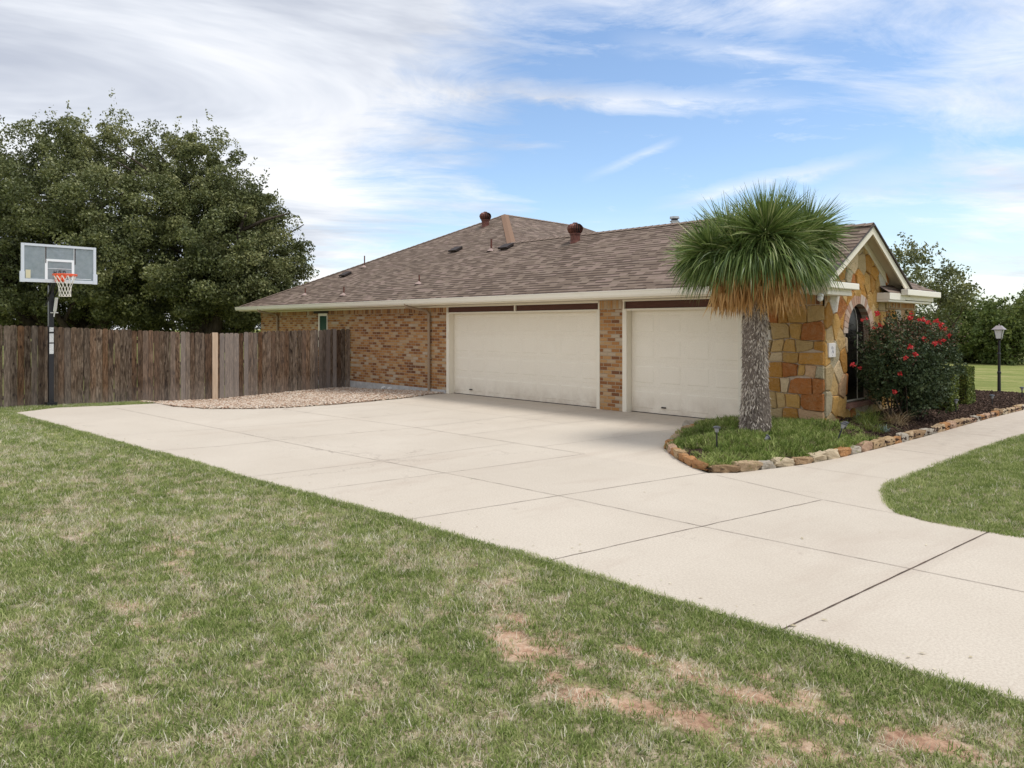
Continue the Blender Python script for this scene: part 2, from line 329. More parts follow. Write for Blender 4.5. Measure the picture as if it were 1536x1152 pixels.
def f_shingle(t):
    s = t.sep(uvn(t)); u, v = s[0], s[1]; h = 0.142
    wob = t.math('MULTIPLY', t.math('SUBTRACT', t.noise(t.comb(u, v, 0), 2.2, 2), 0.5), 0.008)
    vv = t.math('DIVIDE', t.math('ADD', v, wob), h); row = t.math('FLOOR', vv); fv = t.math('SUBTRACT', vv, row)
    sh = t.white(t.comb(row, 3.3, 0.0))[0]
    uu = t.math('ADD', t.math('DIVIDE', u, 0.22), t.math('MULTIPLY', sh, 7.0)); cx = t.math('FLOOR', uu); fu = t.math('SUBTRACT', uu, cx)
    r = t.white(t.comb(cx, row, 5.0))[0]; r2 = t.white(t.comb(cx, row, 8.0))[0]
    c = t.ramp(r, [(0.0, (0.10, 0.074, 0.056)), (0.35, (0.148, 0.111, 0.084)), (0.65, (0.195, 0.152, 0.118)), (1.0, (0.225, 0.165, 0.138))])
    n = t.noise(t.comb(u, v, 0), 70, 4, 0.8); c = t.mix(t.mrange(n, 0.35, 0.65, 0.0, 0.3), c, (0.27, 0.21, 0.17))
    # printed shadow band under about half of the tabs, and the butt line of every course
    band = t.math('MULTIPLY', t.math('GREATER_THAN', r2, 0.28), t.mrange(fv, 0.56, 0.68, 0, 1))
    c = t.mix(t.math('MULTIPLY', band, 0.85), c, (0.028, 0.017, 0.014))
    line = t.mrange(fv, 0.93, 0.99, 0, 1); c = t.mix(t.math('MULTIPLY', line, 0.6), c, (0.045, 0.03, 0.028))
    bigv = t.noise(t.comb(u, v, 9), 0.5, 3, 0.6); c = t.mix(t.mrange(bigv, 0.35, 0.7, 0.0, 0.18), c, (0.22, 0.155, 0.125))
    hgt = t.math('ADD', t.math('SUBTRACT', 1.0, fv), t.math('MULTIPLY', r2, 0.6))
    return c, hgt, 0.012
M['shingle'] = material('shingle', rough=0.92, fn=f_shingle, spec=0.1)
M['cap'] = material('ridge_cap', rough=0.92, fn=lambda t: (t.mix(t.mrange(t.noise(pos(t), 40, 3, 0.7), 0.4, 0.65, 0, 0.5), (0.23, 0.145, 0.10), (0.17, 0.11, 0.08)), None, 0), spec=0.1)
M['capgrey'] = material('ridge_cap_grey', rough=0.92, fn=lambda t: (t.mix(t.mrange(t.noise(pos(t), 40, 3, 0.7), 0.4, 0.65, 0, 0.5), (0.24, 0.18, 0.145), (0.15, 0.11, 0.09)), None, 0), spec=0.1)
def painted(name, c, rough=0.5, var=0.03, dirt=(0.3, 0.26, 0.2), k=0.08):
    return material(name, rough=rough, fn=lambda t: (t.mix(t.mrange(t.noise(pos(t), 2.5, 5, 0.7), 0.5, 0.8, 0, k), t.mix(t.mrange(t.noise(pos(t), 30, 3), 0.4, 0.7, 0, 0.3), c, tuple(x * (1 - var * 2) for x in c)), dirt), t.noise(pos(t), 60, 3), 0.001), spec=0.3)
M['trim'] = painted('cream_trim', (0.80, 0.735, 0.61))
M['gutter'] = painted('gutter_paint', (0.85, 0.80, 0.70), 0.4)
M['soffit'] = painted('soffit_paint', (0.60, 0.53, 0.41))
M['fascia_side'] = painted('dark_drip_edge', (0.06, 0.045, 0.04))
def f_door(t):
    p = pos(t); s = t.sep(p)
    gr = t.noise(t.vmath('MULTIPLY', p, (3, 3, 28)), 6, 4, 0.7)
    n = t.noise(p, 3, 4, 0.6); fine = t.noise(p, 55, 3, 0.75)
    c = t.mix(t.mrange(n, 0.4, 0.75, 0, 0.3), (0.88, 0.81, 0.685), (0.80, 0.72, 0.59))
    c = t.mix(t.mrange(fine, 0.4, 0.65, 0, 0.25), c, (0.58, 0.51, 0.41))
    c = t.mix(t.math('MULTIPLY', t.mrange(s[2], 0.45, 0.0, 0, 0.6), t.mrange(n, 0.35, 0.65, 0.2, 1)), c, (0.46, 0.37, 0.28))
    return c, gr, 0.003
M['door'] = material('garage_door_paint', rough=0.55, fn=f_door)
M['brownboard'] = material('brown_board', rough=0.6, fn=lambda t: (t.ramp(t.noise(t.vmath('MULTIPLY', pos(t), (1, 1, 14)), 5, 4), [(0.3, (0.075, 0.028, 0.018)), (0.7, (0.12, 0.048, 0.030))]), None, 0))
M['foundation'] = material('foundation', rough=0.95, fn=lambda t: (t.ramp(t.noise(pos(t), 5, 5, 0.7), [(0.3, (0.36, 0.35, 0.34)), (0.7, (0.56, 0.55, 0.53))]), t.noise(pos(t), 30, 4), 0.004))
M['mortar'] = material('stone_mortar', rough=0.95, fn=lambda t: (t.ramp(t.noise(pos(t), 12, 5, 0.7), [(0.3, (0.40, 0.31, 0.22)), (0.7, (0.60, 0.49, 0.37))]), t.noise(pos(t), 30, 4), 0.006))
def f_stone(t):
    p = pos(t); a = t.new('ShaderNodeAttribute', attribute_name='Col').outputs['Color']
    n = t.noise(p, 9, 6, 0.72, 0.4); n2 = t.noise(p, 38, 4, 0.7)
    c = t.mix(t.mrange(n, 0.48, 0.75, 0, 0.35), a, (0.54, 0.42, 0.26))
    c = t.mix(t.mrange(n, 0.42, 0.25, 0, 0.6), c, t.mix(0.5, a, (0.10, 0.05, 0.03)))
    c = t.mix(t.mrange(n2, 0.45, 0.7, 0, 0.14), c, (0.60, 0.48, 0.34)); c = t.mix(t.mrange(n2, 0.45, 0.3, 0, 0.25), c, (0.14, 0.09, 0.06))
    return c, t.math('ADD', n, t.math('MULTIPLY', n2, 0.3)), 0.05
M['stone'] = material('stone', rough=0.9, fn=f_stone, spec=0.15)
M['glassdark'] = material('dark_window', (0.006, 0.004, 0.005), 0.25, spec=0.3)
M['glassgreen'] = material('green_window', (0.02, 0.06, 0.04), 0.15, spec=0.5)
M['ringbrick'] = material('arch_brick', rough=0.9, fn=lambda t: (t.mix(t.mrange(t.noise(pos(t), 40, 4, 0.7), 0.4, 0.7, 0, 0.5), t.new('ShaderNodeAttribute', attribute_name='Col').outputs['Color'], (0.50, 0.40, 0.32)), t.noise(pos(t), 40, 4), 0.004))
def f_wood(t):
    a = t.sep(t.new('ShaderNodeAttribute', attribute_name='Col').outputs['Color']); p = pos(t); s = t.sep(p)
    q = t.comb(t.math('ADD', s[0], t.math('MULTIPLY', a[0], 31.0)), t.math('ADD', s[1], t.math('MULTIPLY', a[1], 17.0)), t.math('MULTIPLY', s[2], 0.16))
    g = t.noise(q, 28, 5, 0.65, 0.6); big = t.noise(t.comb(t.math('MULTIPLY', a[0], 40.0), t.math('MULTIPLY', s[1], 2.0), t.math('MULTIPLY', s[2], 1.1)), 1.3, 4, 0.6)
    c = t.ramp(g, [(0.32, (0.035, 0.025, 0.018)), (0.48, (0.11, 0.078, 0.054)), (0.67, (0.24, 0.185, 0.14))])
    orange = t.ramp(g, [(0.3, (0.035, 0.017, 0.008)), (0.7, (0.19, 0.095, 0.045))])
    f = t.math('ADD', t.math('MULTIPLY', a[1], 0.55), t.math('MULTIPLY', big, 0.6))
    c = t.mix(t.mrange(f, 0.45, 0.85, 0, 0.8), c, orange)
    dark = t.noise(t.comb(t.math('MULTIPLY', a[1], 50.0), t.math('MULTIPLY', s[1], 7.0), t.math('MULTIPLY', s[2], 1.7)), 1.0, 5, 0.7, 0.5)
    c = t.mix(t.mrange(dark, 0.54, 0.66, 0, 0.85), c, (0.030, 0.020, 0.016))
    knot = t.new('ShaderNodeTexVoronoi'); t.put(knot.inputs['Vector'], t.comb(t.math('MULTIPLY', a[0], 23.0), t.math('MULTIPLY', s[1], 6.0), t.math('MULTIPLY', s[2], 2.6))); knot.inputs['Scale'].default_value = 1.0
    c = t.mix(t.mrange(knot.outputs[0], 0.13, 0.06, 0, 0.9), c, (0.018, 0.010, 0.008))
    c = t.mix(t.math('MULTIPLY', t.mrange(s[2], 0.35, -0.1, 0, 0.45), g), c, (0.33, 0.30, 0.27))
    c = t.mix(1.0, c, t.comb(t.mrange(a[0], 0, 1, 0.68, 1.22), t.mrange(a[0], 0, 1, 0.68, 1.20), t.mrange(a[0], 0, 1, 0.68, 1.16)), 'MULTIPLY')
    c = t.mix(t.math('MULTIPLY', a[2], 0.5), c, (0.34, 0.295, 0.265))
    return c, g, 0.006
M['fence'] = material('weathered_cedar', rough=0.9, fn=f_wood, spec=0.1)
M['newpost'] = material('pale_timber', rough=0.8, fn=lambda t: (t.ramp(t.noise(t.vmath('MULTIPLY', pos(t), (9, 9, 1)), 3, 4), [(0.3, (0.50, 0.37, 0.26)), (0.7, (0.62, 0.48, 0.35))]), None, 0), spec=0.1)
M['black'] = material('black_metal', (0.012, 0.012, 0.016), 0.35, 0.0, spec=0.5)
M['backboard'] = None
m = bpy.data.materials.new('backboard_acrylic'); m.use_nodes = True; t = NT(m.node_tree); b = m.node_tree.nodes['Principled BSDF']; out = m.node_tree.nodes['Material Output']
nn = t.noise(pos(t), 9, 4, 0.7); t.l.new(t.ramp(nn, [(0.3, (0.28, 0.33, 0.36)), (0.7, (0.40, 0.45, 0.48))]), b.inputs['Base Color']); b.inputs['Roughness'].default_value = 0.35
tr = t.new('ShaderNodeBsdfTransparent'); mx = t.new('ShaderNodeMixShader'); mx.inputs[0].default_value = 0.42; tr.inputs[0].default_value = (0.9, 0.95, 1, 1)
t.l.new(b.outputs[0], mx.inputs[1]); t.l.new(tr.outputs[0], mx.inputs[2]); t.l.new(mx.outputs[0], out.inputs[0]); M['backboard'] = m
M['bbframe'] = painted('backboard_frame', (0.60, 0.64, 0.70), 0.4)
M['bbline'] = material('backboard_line', (0.80, 0.83, 0.86), 0.5)
M['orange'] = material('rim_orange', (0.85, 0.12, 0.04), 0.4)
M['net'] = material('net_cord', (0.78, 0.75, 0.68), 0.9)
M['sticker'] = material('sticker', rough=0.6, fn=lambda t: (t.ramp(t.noise(pos(t), 40, 3), [(0.45, (0.75, 0.75, 0.74)), (0.7, (0.50, 0.50, 0.50))]), None, 0))
M['sticker_old'] = material('old_sticker', (0.60, 0.55, 0.38), 0.7)
M['rust'] = material('turbine_brown', rough=0.45, metal=0.3, fn=lambda t: (t.ramp(t.noise(pos(t), 15, 4), [(0.3, (0.10, 0.035, 0.026)), (0.7, (0.19, 0.075, 0.055))]), None, 0))
M['ventdark'] = material('vent_dark', (0.035, 0.025, 0.022), 0.6)
M['flash'] = material('flashing', (0.33, 0.24, 0.21), 0.6)
M['galv'] = material('galvanised', rough=0.4, metal=0.6, fn=lambda t: (t.ramp(t.noise(pos(t), 20, 3), [(0.3, (0.42, 0.44, 0.46)), (0.7, (0.62, 0.64, 0.66))]), None, 0))
M['downspout'] = painted('downspout_paint', (0.33, 0.235, 0.155), 0.5)
M['white'] = painted('white_plastic', (0.75, 0.74, 0.71), 0.5)
M['plaque'] = painted('plaque_stone', (0.72, 0.69, 0.66), 0.7)
M['plaque_mark'] = material('plaque_mark', (0.10, 0.11, 0.16), 0.7)
M['lampglass'] = material('lamp_glass', (0.70, 0.69, 0.72), 0.25, spec=0.6)
M['mulch'] = leaf_material('mulch_chip', [(0.2, (0.022, 0.014, 0.010)), (0.6, (0.06, 0.038, 0.028)), (0.9, (0.15, 0.10, 0.075))], 0.0, 0.9, 4, 0.1, True)
M['mulchbed'] = material('mulch_bed', rough=1, fn=lambda t: (t.ramp(t.noise(pos(t), 30, 5, 0.8), [(0.35, (0.02, 0.013, 0.01)), (0.7, (0.09, 0.06, 0.045))]), t.noise(pos(t), 30, 5, 0.8), 0.03), spec=0.05)
M['pebble'] = leaf_material('river_pebble', [(0.1, (0.20, 0.11, 0.07)), (0.35, (0.40, 0.27, 0.19)), (0.6, (0.55, 0.45, 0.35)), (0.9, (0.68, 0.62, 0.54))], 0.0, 0.8, 3, 0.2, True)
M['gravelbed'] = material('gravel_bed', rough=1, fn=lambda t: (t.ramp(t.noise(pos(t), 35, 4, 0.8), [(0.35, (0.16, 0.10, 0.07)), (0.7, (0.46, 0.36, 0.27))]), t.noise(pos(t), 35, 4, 0.8), 0.03), spec=0.05)
M['blueleaf'] = leaf_material('blue_grey_leaf', [(0.2, (0.14, 0.20, 0.17)), (0.8, (0.34, 0.42, 0.38))], 0.1, 0.5, 4, 0.3)
M['solar'] = material('solar_cap', (0.07, 0.075, 0.085), 0.3, 0.0, spec=0.6)
M['lens'] = material('path_light_lens', (0.34, 0.34, 0.35), 0.3, spec=0.5)
# ------------------------------------------------------------------ scatter (stuff): instances on points
def scatter(name, P, rot, scl, idx, sources, holder_mat=None):
    me = bpy.data.meshes.new(name); n = len(P)
    me.vertices.add(n); me.vertices.foreach_set('co', np.asarray(P, np.float32).ravel())
    a = me.attributes.new('rot', 'FLOAT_VECTOR', 'POINT'); a.data.foreach_set('vector', np.asarray(rot, np.float32).ravel())
    a = me.attributes.new('scl', 'FLOAT', 'POINT'); a.data.foreach_set('value', np.asarray(scl, np.float32))
    a = me.attributes.new('idx', 'INT', 'POINT'); a.data.foreach_set('value', np.asarray(idx, np.int32))
    c = bpy.data.collections.new(name + '_source')
    for s in sources: c.objects.link(s)
    o = bpy.data.objects.new(name, me); col.objects.link(o)
    ng = bpy.data.node_groups.new(name, 'GeometryNodeTree')
    ng.interface.new_socket('Geometry', in_out='INPUT', socket_type='NodeSocketGeometry'); ng.interface.new_socket('Geometry', in_out='OUTPUT', socket_type='NodeSocketGeometry')
    gi = ng.nodes.new('NodeGroupInput'); go = ng.nodes.new('NodeGroupOutput'); ip = ng.nodes.new('GeometryNodeInstanceOnPoints'); ci = ng.nodes.new('GeometryNodeCollectionInfo')
    ci.inputs[0].default_value = c; ci.inputs['Separate Children'].default_value = True; ci.inputs['Reset Children'].default_value = True
    def na(nm, ty):
        q = ng.nodes.new('GeometryNodeInputNamedAttribute'); q.data_type = ty; q.inputs[0].default_value = nm; return q.outputs[0]
    L = ng.links; L.new(gi.outputs[0], ip.inputs['Points']); L.new(ci.outputs[0], ip.inputs['Instance']); ip.inputs['Pick Instance'].default_value = True
    L.new(na('idx', 'INT'), ip.inputs['Instance Index']); L.new(na('rot', 'FLOAT_VECTOR'), ip.inputs['Rotation']); L.new(na('scl', 'FLOAT'), ip.inputs['Scale'])
    L.new(ip.outputs[0], go.inputs[0])
    md = o.modifiers.new('scatter', 'NODES'); md.node_group = ng
    o['kind'] = 'stuff'
    return o
def srcobj(name, V, F, mat, k=4, smooth=False):
    o = npmesh(name, V, F, mat, None, None, k, smooth); col.objects.unlink(o); return o
def blades(n, rad, hmin, hmax, wid, lean, seg=3, droop=0.5, r=None):
    V = []; F = []
    r = r or random
    for i in range(n):
        a = r.uniform(0, 6.283); q = rad * math.sqrt(r.random()); x = q * math.cos(a); y = q * math.sin(a)
        h = r.uniform(hmin, hmax); b = r.uniform(0, 6.283); ln = abs(r.gauss(0, lean)); wa = r.uniform(0, 6.283); ww = wid * r.uniform(0.7, 1.3)
        cx, cy = math.cos(b), math.sin(b); wx, wy = math.cos(wa) * ww / 2, math.sin(wa) * ww / 2
        k = len(V); d_ = ln; px_, py_, pz_ = x, y, 0.0
        for j in range(seg + 1):
            f = j / seg; tw = 1 - f ** 1.6 * 0.92
            V.append((px_ - wx * tw, py_ - wy * tw, pz_)); V.append((px_ + wx * tw, py_ + wy * tw, pz_))
            st = h / seg; px_ += math.sin(d_) * cx * st; py_ += math.sin(d_) * cy * st; pz_ += math.cos(d_) * st; d_ += droop / seg * r.uniform(0.5, 1.5)
        for j in range(seg): F.append((k + 2 * j, k + 2 * j + 1, k + 2 * j + 3, k + 2 * j + 2))
    return V, F
# ------------------------------------------------------------------ terrain
EDGE = [(-17.95, -9.24), (-16.06, -9.12), (-12.67, -8.86), (-9.82, -8.66), (-8.12, -8.55), (-7.12, -8.45), (-5.53, -8.34), (-3.82, -8.27), (-2.36, -8.23), (-0.8, -8.16), (3, -8.0), (14, -7.6)]
GRAV = [(-17.9, -6.41), (-16.9, -6.36), (-15.9, -6.02), (-15.25, -5.3), (-14.9, -4.6), (-14.8, -3.62), (-14.84, -1.73), (-15.24, -0.55)]
ISL = [(-2.75, 20), (-2.75, 8), (-2.78, 2.13), (-2.88, 0.33), (-2.92, -0.55), (-2.98, -2.42), (-2.98, -3.5), (-2.87, -3.94), (-2.66, -4.45), (-2.45, -4.78), (-2.1, -4.9), (-1.43, -4.9), (14, -4.7)]
BED = [(-6.72, -0.02), (-7.04, -1.0), (-6.85, -1.75), (-6.56, -2.37), (-6.13, -3.27), (-5.55, -3.86), (-5.11, -4.21), (-4.74, -4.40), (-4.50, -4.15), (-4.33, -3.59), (-4.16, -3.0), (-4.04, -2.21), (-3.95, -1.02), (-3.87, 0.5), (-3.83, 1.6), (-3.80, 2.56), (-3.74, 4.36), (-3.62, 6.3), (-3.5, 9.0)]
def dipf(X, Y):
    d = np.interp(Y, [-9.6, -9.0, -6.3, -4.2, -0.5, 0.5, 9], [0, 0.02, 0.14, 0.235, 0.13, 0.15, 0.15])
    xe = np.interp(Y, [p[1] for p in GRAV] + [0.2], [p[0] + 0.05 for p in GRAV] + [-15.2])
    xe = np.where(Y < -6.41, -18.2, xe)
    return d * smooth(0, 1, (xe - X) / np.maximum(xe + 19.9, 0.4))
def gz(X, Y): return -0.014 - dipf(np.asarray(X, float), np.asarray(Y, float))
def dryness(X, Y):
    """(dry, dirt) on the front lawn"""
    f = fbm(X * 0.8 + 3.1, Y * 1.1 + 9.7, 4); f2 = fbm(X * 3.1 + 40, Y * 3.4 + 11, 3); f3 = fbm(X * 9 + 4, Y * 9 + 8, 2)
    dry = np.clip((f - 0.50) * 0.9 + (f2 - 0.5) * 1.7 + (f3 - 0.5) * 3.0 + (vnoise(X * 21 + 3, Y * 21) - .5) * 1.2 + 0.40, 0, 1)
    ey = np.interp(X, [p[0] for p in EDGE], [p[1] for p in EDGE])
    dry = dry * (0.30 + 0.70 * smooth(0.05, 0.45, ey - Y)) * (0.9 + 0.2 * smooth(-3, -9, X))
    dirt = np.zeros_like(dry)
    for (x, y, rx, ry, s) in [(-2.80, -9.36, 0.30, 0.17, 1), (-2.62, -9.50, 0.30, 0.10, .95), (-2.30, -9.52, 0.34, 0.10, .95), (-1.98, -9.46, 0.30, 0.13, 1), (-1.72, -9.34, 0.28, 0.17, 1), (-3.05, -9.12, 0.30, 0.09, .75), (-1.75, -9.02, 0.30, 0.12, .75), (-1.42, -8.86, 0.32, 0.12, .8), (-0.95, -8.78, 0.35, 0.13, .75), (-2.35, -8.98, 0.32, 0.06, .6), (-0.6, -9.1, 0.3, 0.15, .5), (-3.5, -9.30, 0.35, 0.12, .45), (-1.25, -9.2, .3, .12, .65), (-4.6, -10.8, .5, .22, .3), (-6.0, -10.2, .6, .2, .25)]:
        g = np.exp(-(((X - x + 0.12) / rx) ** 2 + ((Y - y + 0.04) / ry) ** 2)); dirt = np.maximum(dirt, g * s)
    dirt = np.clip(dirt * 1.9 - 0.50 + ((f2 - 0.5) * 1.8 + (f3 - .5) * 2.4 + (vnoise(X * 17 + 8, Y * 17) - .5) * 0.8) * (dirt > .05), 0, 1)
    return np.clip(dry + dirt * 0.6, 0, 1), dirt
xs = np.concatenate([[-400, -150, -80, -50, -35, -27], np.arange(-24, -5, 0.25), np.arange(-5, 2.5, 0.07), np.arange(3, 12, 1), [15, 25, 50, 120, 400]])
ys = np.concatenate([[-400, -120, -50, -25, -16], np.arange(-14, -12, 0.25), np.arange(-12, -8, 0.07), np.arange(-7.9, 8, 0.35), [10, 12, 14, 17, 20, 24, 28, 35, 50, 80, 160, 400]])
GX, GY = np.meshgrid(xs, ys, indexing='ij'); GZ = gz(GX, GY)
# the bed's mulch and house keep the ground a little lower there; plain elsewhere
ni, nj = GX.shape; I = np.arange(ni * nj).reshape(ni, nj)
F = np.stack([I[:-1, :-1], I[1:, :-1], I[1:, 1:], I[:-1, 1:]], -1).reshape(-1, 4)
dr, di = dryness(GX, GY)
farf = smooth(9, 16, np.hypot(GX - CAM[0], GY - CAM[1]))
ground = npmesh('ground', np.stack([GX, GY, GZ], -1), F, M['soil'], None, np.stack([dr, di, farf], -1).reshape(-1, 3))
tag(ground, kind='structure')
# driveway and walkway: one concrete sheet with a thickness
def sheet(name, poly, z0, z1, mat, kind='structure'):
    import bmesh
    bm = bmesh.new(); vs = [bm.verts.new((x, y, z1)) for x, y in poly]; f = bm.faces.new(vs)
    bmesh.ops.recalc_face_normals(bm, faces=[f])
    if f.normal.z < 0: f.normal_flip()
    r = bmesh.ops.extrude_face_region(bm, geom=[f]); nv = [g for g in r['geom'] if isinstance(g, bmesh.types.BMVert)]
    for v in nv: v.co.z = z1
    for v in vs: v.co.z = z0
    bmesh.ops.recalc_face_normals(bm, faces=bm.faces[:]); bmesh.ops.triangulate(bm, faces=bm.faces[:])
    me = bpy.data.meshes.new(name); bm.to_mesh(me); bm.free(); me.materials.append(mat)
    o = bpy.data.objects.new(name, me); col.objects.link(o); tag(o, kind=kind); return o
TOP = [(-18.65, -8.35), (-18.2, -7.2)] + GRAV
drive_poly = EDGE + [(14, -4.7)] + ISL[::-1][1:] + [(-3.55, 20), (-3.5, 9.0)] + BED[::-1][1:] + [(-6.72, 0.35), (-15.24, 0.35)] + GRAV[::-1] + [(-18.1, -7.2), (-18.5, -8.3)]
driveway = sheet('driveway', drive_poly, -0.16, 0.0, M['concrete'])
def strip(mb, pts, wd, z=0.0035, jit=0.25):
    V = []
    pts = [Vector((*p, 0)) for p in pts]; out_ = []
    for a, b_ in zip(pts[:-1], pts[1:]):
        n = max(2, int((b_ - a).length / 0.12))
        for i in range(n): out_.append(a.lerp(b_, i / n))
    out_.append(pts[-1]); L_ = []
    for i, p in enumerate(out_):
        dd = (out_[min(i + 1, len(out_) - 1)] - out_[max(i - 1, 0)]).normalized(); nn_ = Vector((-dd.y, dd.x, 0))
        j = random.gauss(0, wd * jit); w_ = wd * random.uniform(0.55, 1.25) / 2
        L_ += [p + nn_ * (j - w_), p + nn_ * (j + w_)]
    mb.add([(v.x, v.y, z) for v in L_], [(2 * i, 2 * i + 1, 2 * i + 3, 2 * i + 2) for i in range(len(out_) - 1)])
jm = MB()
for pts, wd in [([(-5.53, -8.3), (-5.2, -6.6), (-4.76, -4.42)], 0.009), ([(-3.82, -8.24), (-3.52, -6.58), (-3.19, -4.8)], 0.011),
        ([(-7.25, -8.4), (-6.97, -6.7), (-6.64, -4.46)], 0.007), ([(-8.4, -8.5), (-8.18, -6.84), (-8.09, -5.39), (-8.0, -4.5)], 0.006), ([(-11.1, -8.7), (-10.85, -7.85), (-10.77, -6.4), (-10.41, -4.55), (-10.4, -2.3), (-10.1, -0.4)], 0.008),
        ([(-13.2, -8.85), (-12.7, -7.1), (-12.3, -4.76), (-12.2, -2.4)], 0.007), ([(-9.2, -4.6), (-9.0, -2.25), (-8.7, -0.6)], 0.007), ([(-7.5, -4.5), (-7.2, -2.2), (-7.1, -1.0)], 0.006),
        ([(-17.7, -7.4), (-12.76, -7.1), (-9.3, -6.9), (-6.94, -6.7), (-5.23, -6.6), (-3.52, -6.56), (-1.14, -6.43), (6, -6.2)], 0.008), ([(-14.7, -4.9), (-10.58, -4.55), (-6.64, -4.46)], 0.009),
        ([(-4.6, -4.45), (-3.21, -4.78), (-2.5, -4.84)], 0.007), ([(-14.8, -2.4), (-9.0, -2.25)], 0.006), ([(2.2, -8.0), (2.4, -4.9)], 0.012), ([(-3.9, -0.9), (-2.95, -1.0)], 0.008), ([(-3.85, 1.6), (-2.8, 1.5)], 0.008), ([(-4.2, -3.2), (-3.02, -3.2)], 0.006)]:
    strip(jm, pts, wd)
jm.build('control_joints', M['joint'], driveway, fixn=False)
jw = MB(); strip(jw, [(-1.99, -8.21), (-1.68, -4.92)], 0.013, 0.004, 0.05); jw.build('expansion_joint', M['joint_wide'], driveway, fixn=False)
# ------------------------------------------------------------------ lawn blades
def in_poly(X, Y, poly):
    ins = np.zeros(X.shape, bool); n = len(poly)
    for i in range(n):
        x1, y1 = poly[i]; x2, y2 = poly[(i + 1) % n]
        c = ((y1 > Y) != (y2 > Y)); xi = (x2 - x1) * (Y - y1) / ((y2 - y1) if y2 != y1 else 1e-9) + x1
        ins ^= c & (X < xi)
    return ins
gsrc = []
for i in range(5): V, Fc = blades(15, 0.042, 0.013, 0.040, 0.0038, 0.80, 2, 1.1); gsrc.append(srcobj('blade_a%02d' % i, V, Fc, M['grass']))
for i in range(4): V, Fc = blades(12, 0.055, 0.015, 0.045, 0.0034, 1.3, 2, 0.5); gsrc.append(srcobj('blade_b%02d' % i, V, Fc, M['straw']))
def lawn_points(n, x0, x1, y0, y1, dens):
    X = rng.uniform(x0, x1, n); Y = rng.uniform(y0, y1, n)
    dx_ = X - CAM[0]; dy_ = Y - CAM[1]; f = dx_ * FW[0] + dy_ * FW[1]; r = dx_ * RT[0] + dy_ * RT[1]
    k = (f > 2.2) & (np.abs(r) < f * 0.70 + 1.3)
    k &= rng.random(n) < np.clip((dens / np.maximum(f, 2)) ** 1.3, 0, 1)
    return X[k], Y[k], f[k]
def ptset(n, x0, x1, y0, y1, dens, keep):
    X, Y, f = lawn_points(n, x0, x1, y0, y1, dens); k = keep(X, Y); X, Y, f = X[k], Y[k], f[k]
    dr_, di_ = dryness(X, Y)
    k = rng.random(len(X)) > np.maximum(di_ * 0.93, 0.62 * (fbm(X * 13 + 5, Y * 13 + 2, 2) > 0.58)); X, Y, f, dr_ = X[k], Y[k], f[k], dr_[k]
    straw = rng.random(len(X)) < 0.05 + dr_ * 0.56
    return X, Y, f, straw
edy = lambda X: np.interp(X, [p[0] for p in EDGE], [p[1] for p in EDGE])
X, Y, f, straw = ptset(210000, -19.8, 3.0, -13.2, -7.95, 5.5, lambda X, Y: (Y < edy(X) - 0.005 + rng.normal(0, 0.012, len(X))))
# tufts standing along the drive's edge
ex = rng.uniform(-18, 1.0, 7000); ey_ = edy(ex) - np.abs(rng.normal(0.012, 0.03, len(ex))) + 0.045 * (fbm(ex * 2.3 + 7, ex * 0 + 3.3, 3) - 0.42).clip(0) * 3
X = np.concatenate([X, ex]); Y = np.concatenate([Y, ey_]); straw = np.concatenate([straw, rng.random(len(ex)) < 0.10]); f = np.concatenate([f, np.hypot(ex, ey_ + 12.34)])
n = len(X); print('lawn clumps', n)
idx = np.where(straw, rng.integers(5, 9, n), rng.integers(0, 5, n))
scl = rng.uniform(0.65, 1.25, n) * (1 + 0.035 * f); scl[-7000:] *= 0.95
rot = np.stack([rng.normal(0, 0.12, n), rng.normal(0, 0.12, n), rng.uniform(0, 6.28, n)], -1)
o = scatter('lawn_grass', np.stack([X, Y, gz(X, Y)], -1), rot, scl, idx, gsrc); tag(o, 'patchy short lawn of green and straw coloured grass in the foreground', 'grass')
# lawn island to the right and the strip by the fence
isl_poly = [(x, y) for x, y in ISL if y < 12] + [(14, 12)]
gsrc2 = [s.copy() for s in gsrc]
X, Y, f, straw = ptset(90000, -2.95, 4.5, -4.95, 7, 9.0, lambda X, Y: in_poly(X, Y, isl_poly))
X2, Y2, f2_, s2 = ptset(16000, -20.0, -17.7, -9.9, -6.2, 12, lambda X, Y: (X < -18.0) & ~in_poly(X, Y, drive_poly))
ang = None
cl = np.array(ISL[1:-1]); seg = rng.integers(0, len(cl) - 1, 1600); tt = rng.random((1600, 1)); ee = cl[seg] * (1 - tt) + cl[seg + 1] * tt
ee = ee[ee[:, 1] < 6]; ee[:, 0] += np.abs(rng.normal(0.02, 0.02, len(ee)))
X = np.concatenate([X, X2, ee[:, 0]]); Y = np.concatenate([Y, Y2, ee[:, 1]]); straw = np.concatenate([straw & (rng.random(len(straw)) < 0.8), s2, rng.random(len(ee)) < .1]); f = np.concatenate([f, f2_, np.full(len(ee), 9)])
n = len(X); idx = np.where(straw, rng.integers(5, 9, n), rng.integers(0, 5, n))
rot = np.stack([rng.normal(0, 0.12, n), rng.normal(0, 0.12, n), rng.uniform(0, 6.28, n)], -1)
o = scatter('side_lawn_grass', np.stack([X, Y, gz(X, Y)], -1), rot, rng.uniform(0.7, 1.3, n) * (1 + 0.035 * f), idx, gsrc2); tag(o, 'green lawn inside the curve of the walkway and by the fence foot', 'grass')
n = 260; X = rng.uniform(-15, 1.0, n); Y = np.where(rng.random(n) < 0.6, edy(X) + np.abs(rng.normal(0, 0.22, n)), rng.uniform(-8.2, -0.6, n)); k = in_poly(X, Y, drive_poly); X, Y = X[k], Y[k]; n = len(X)
dsrc = []
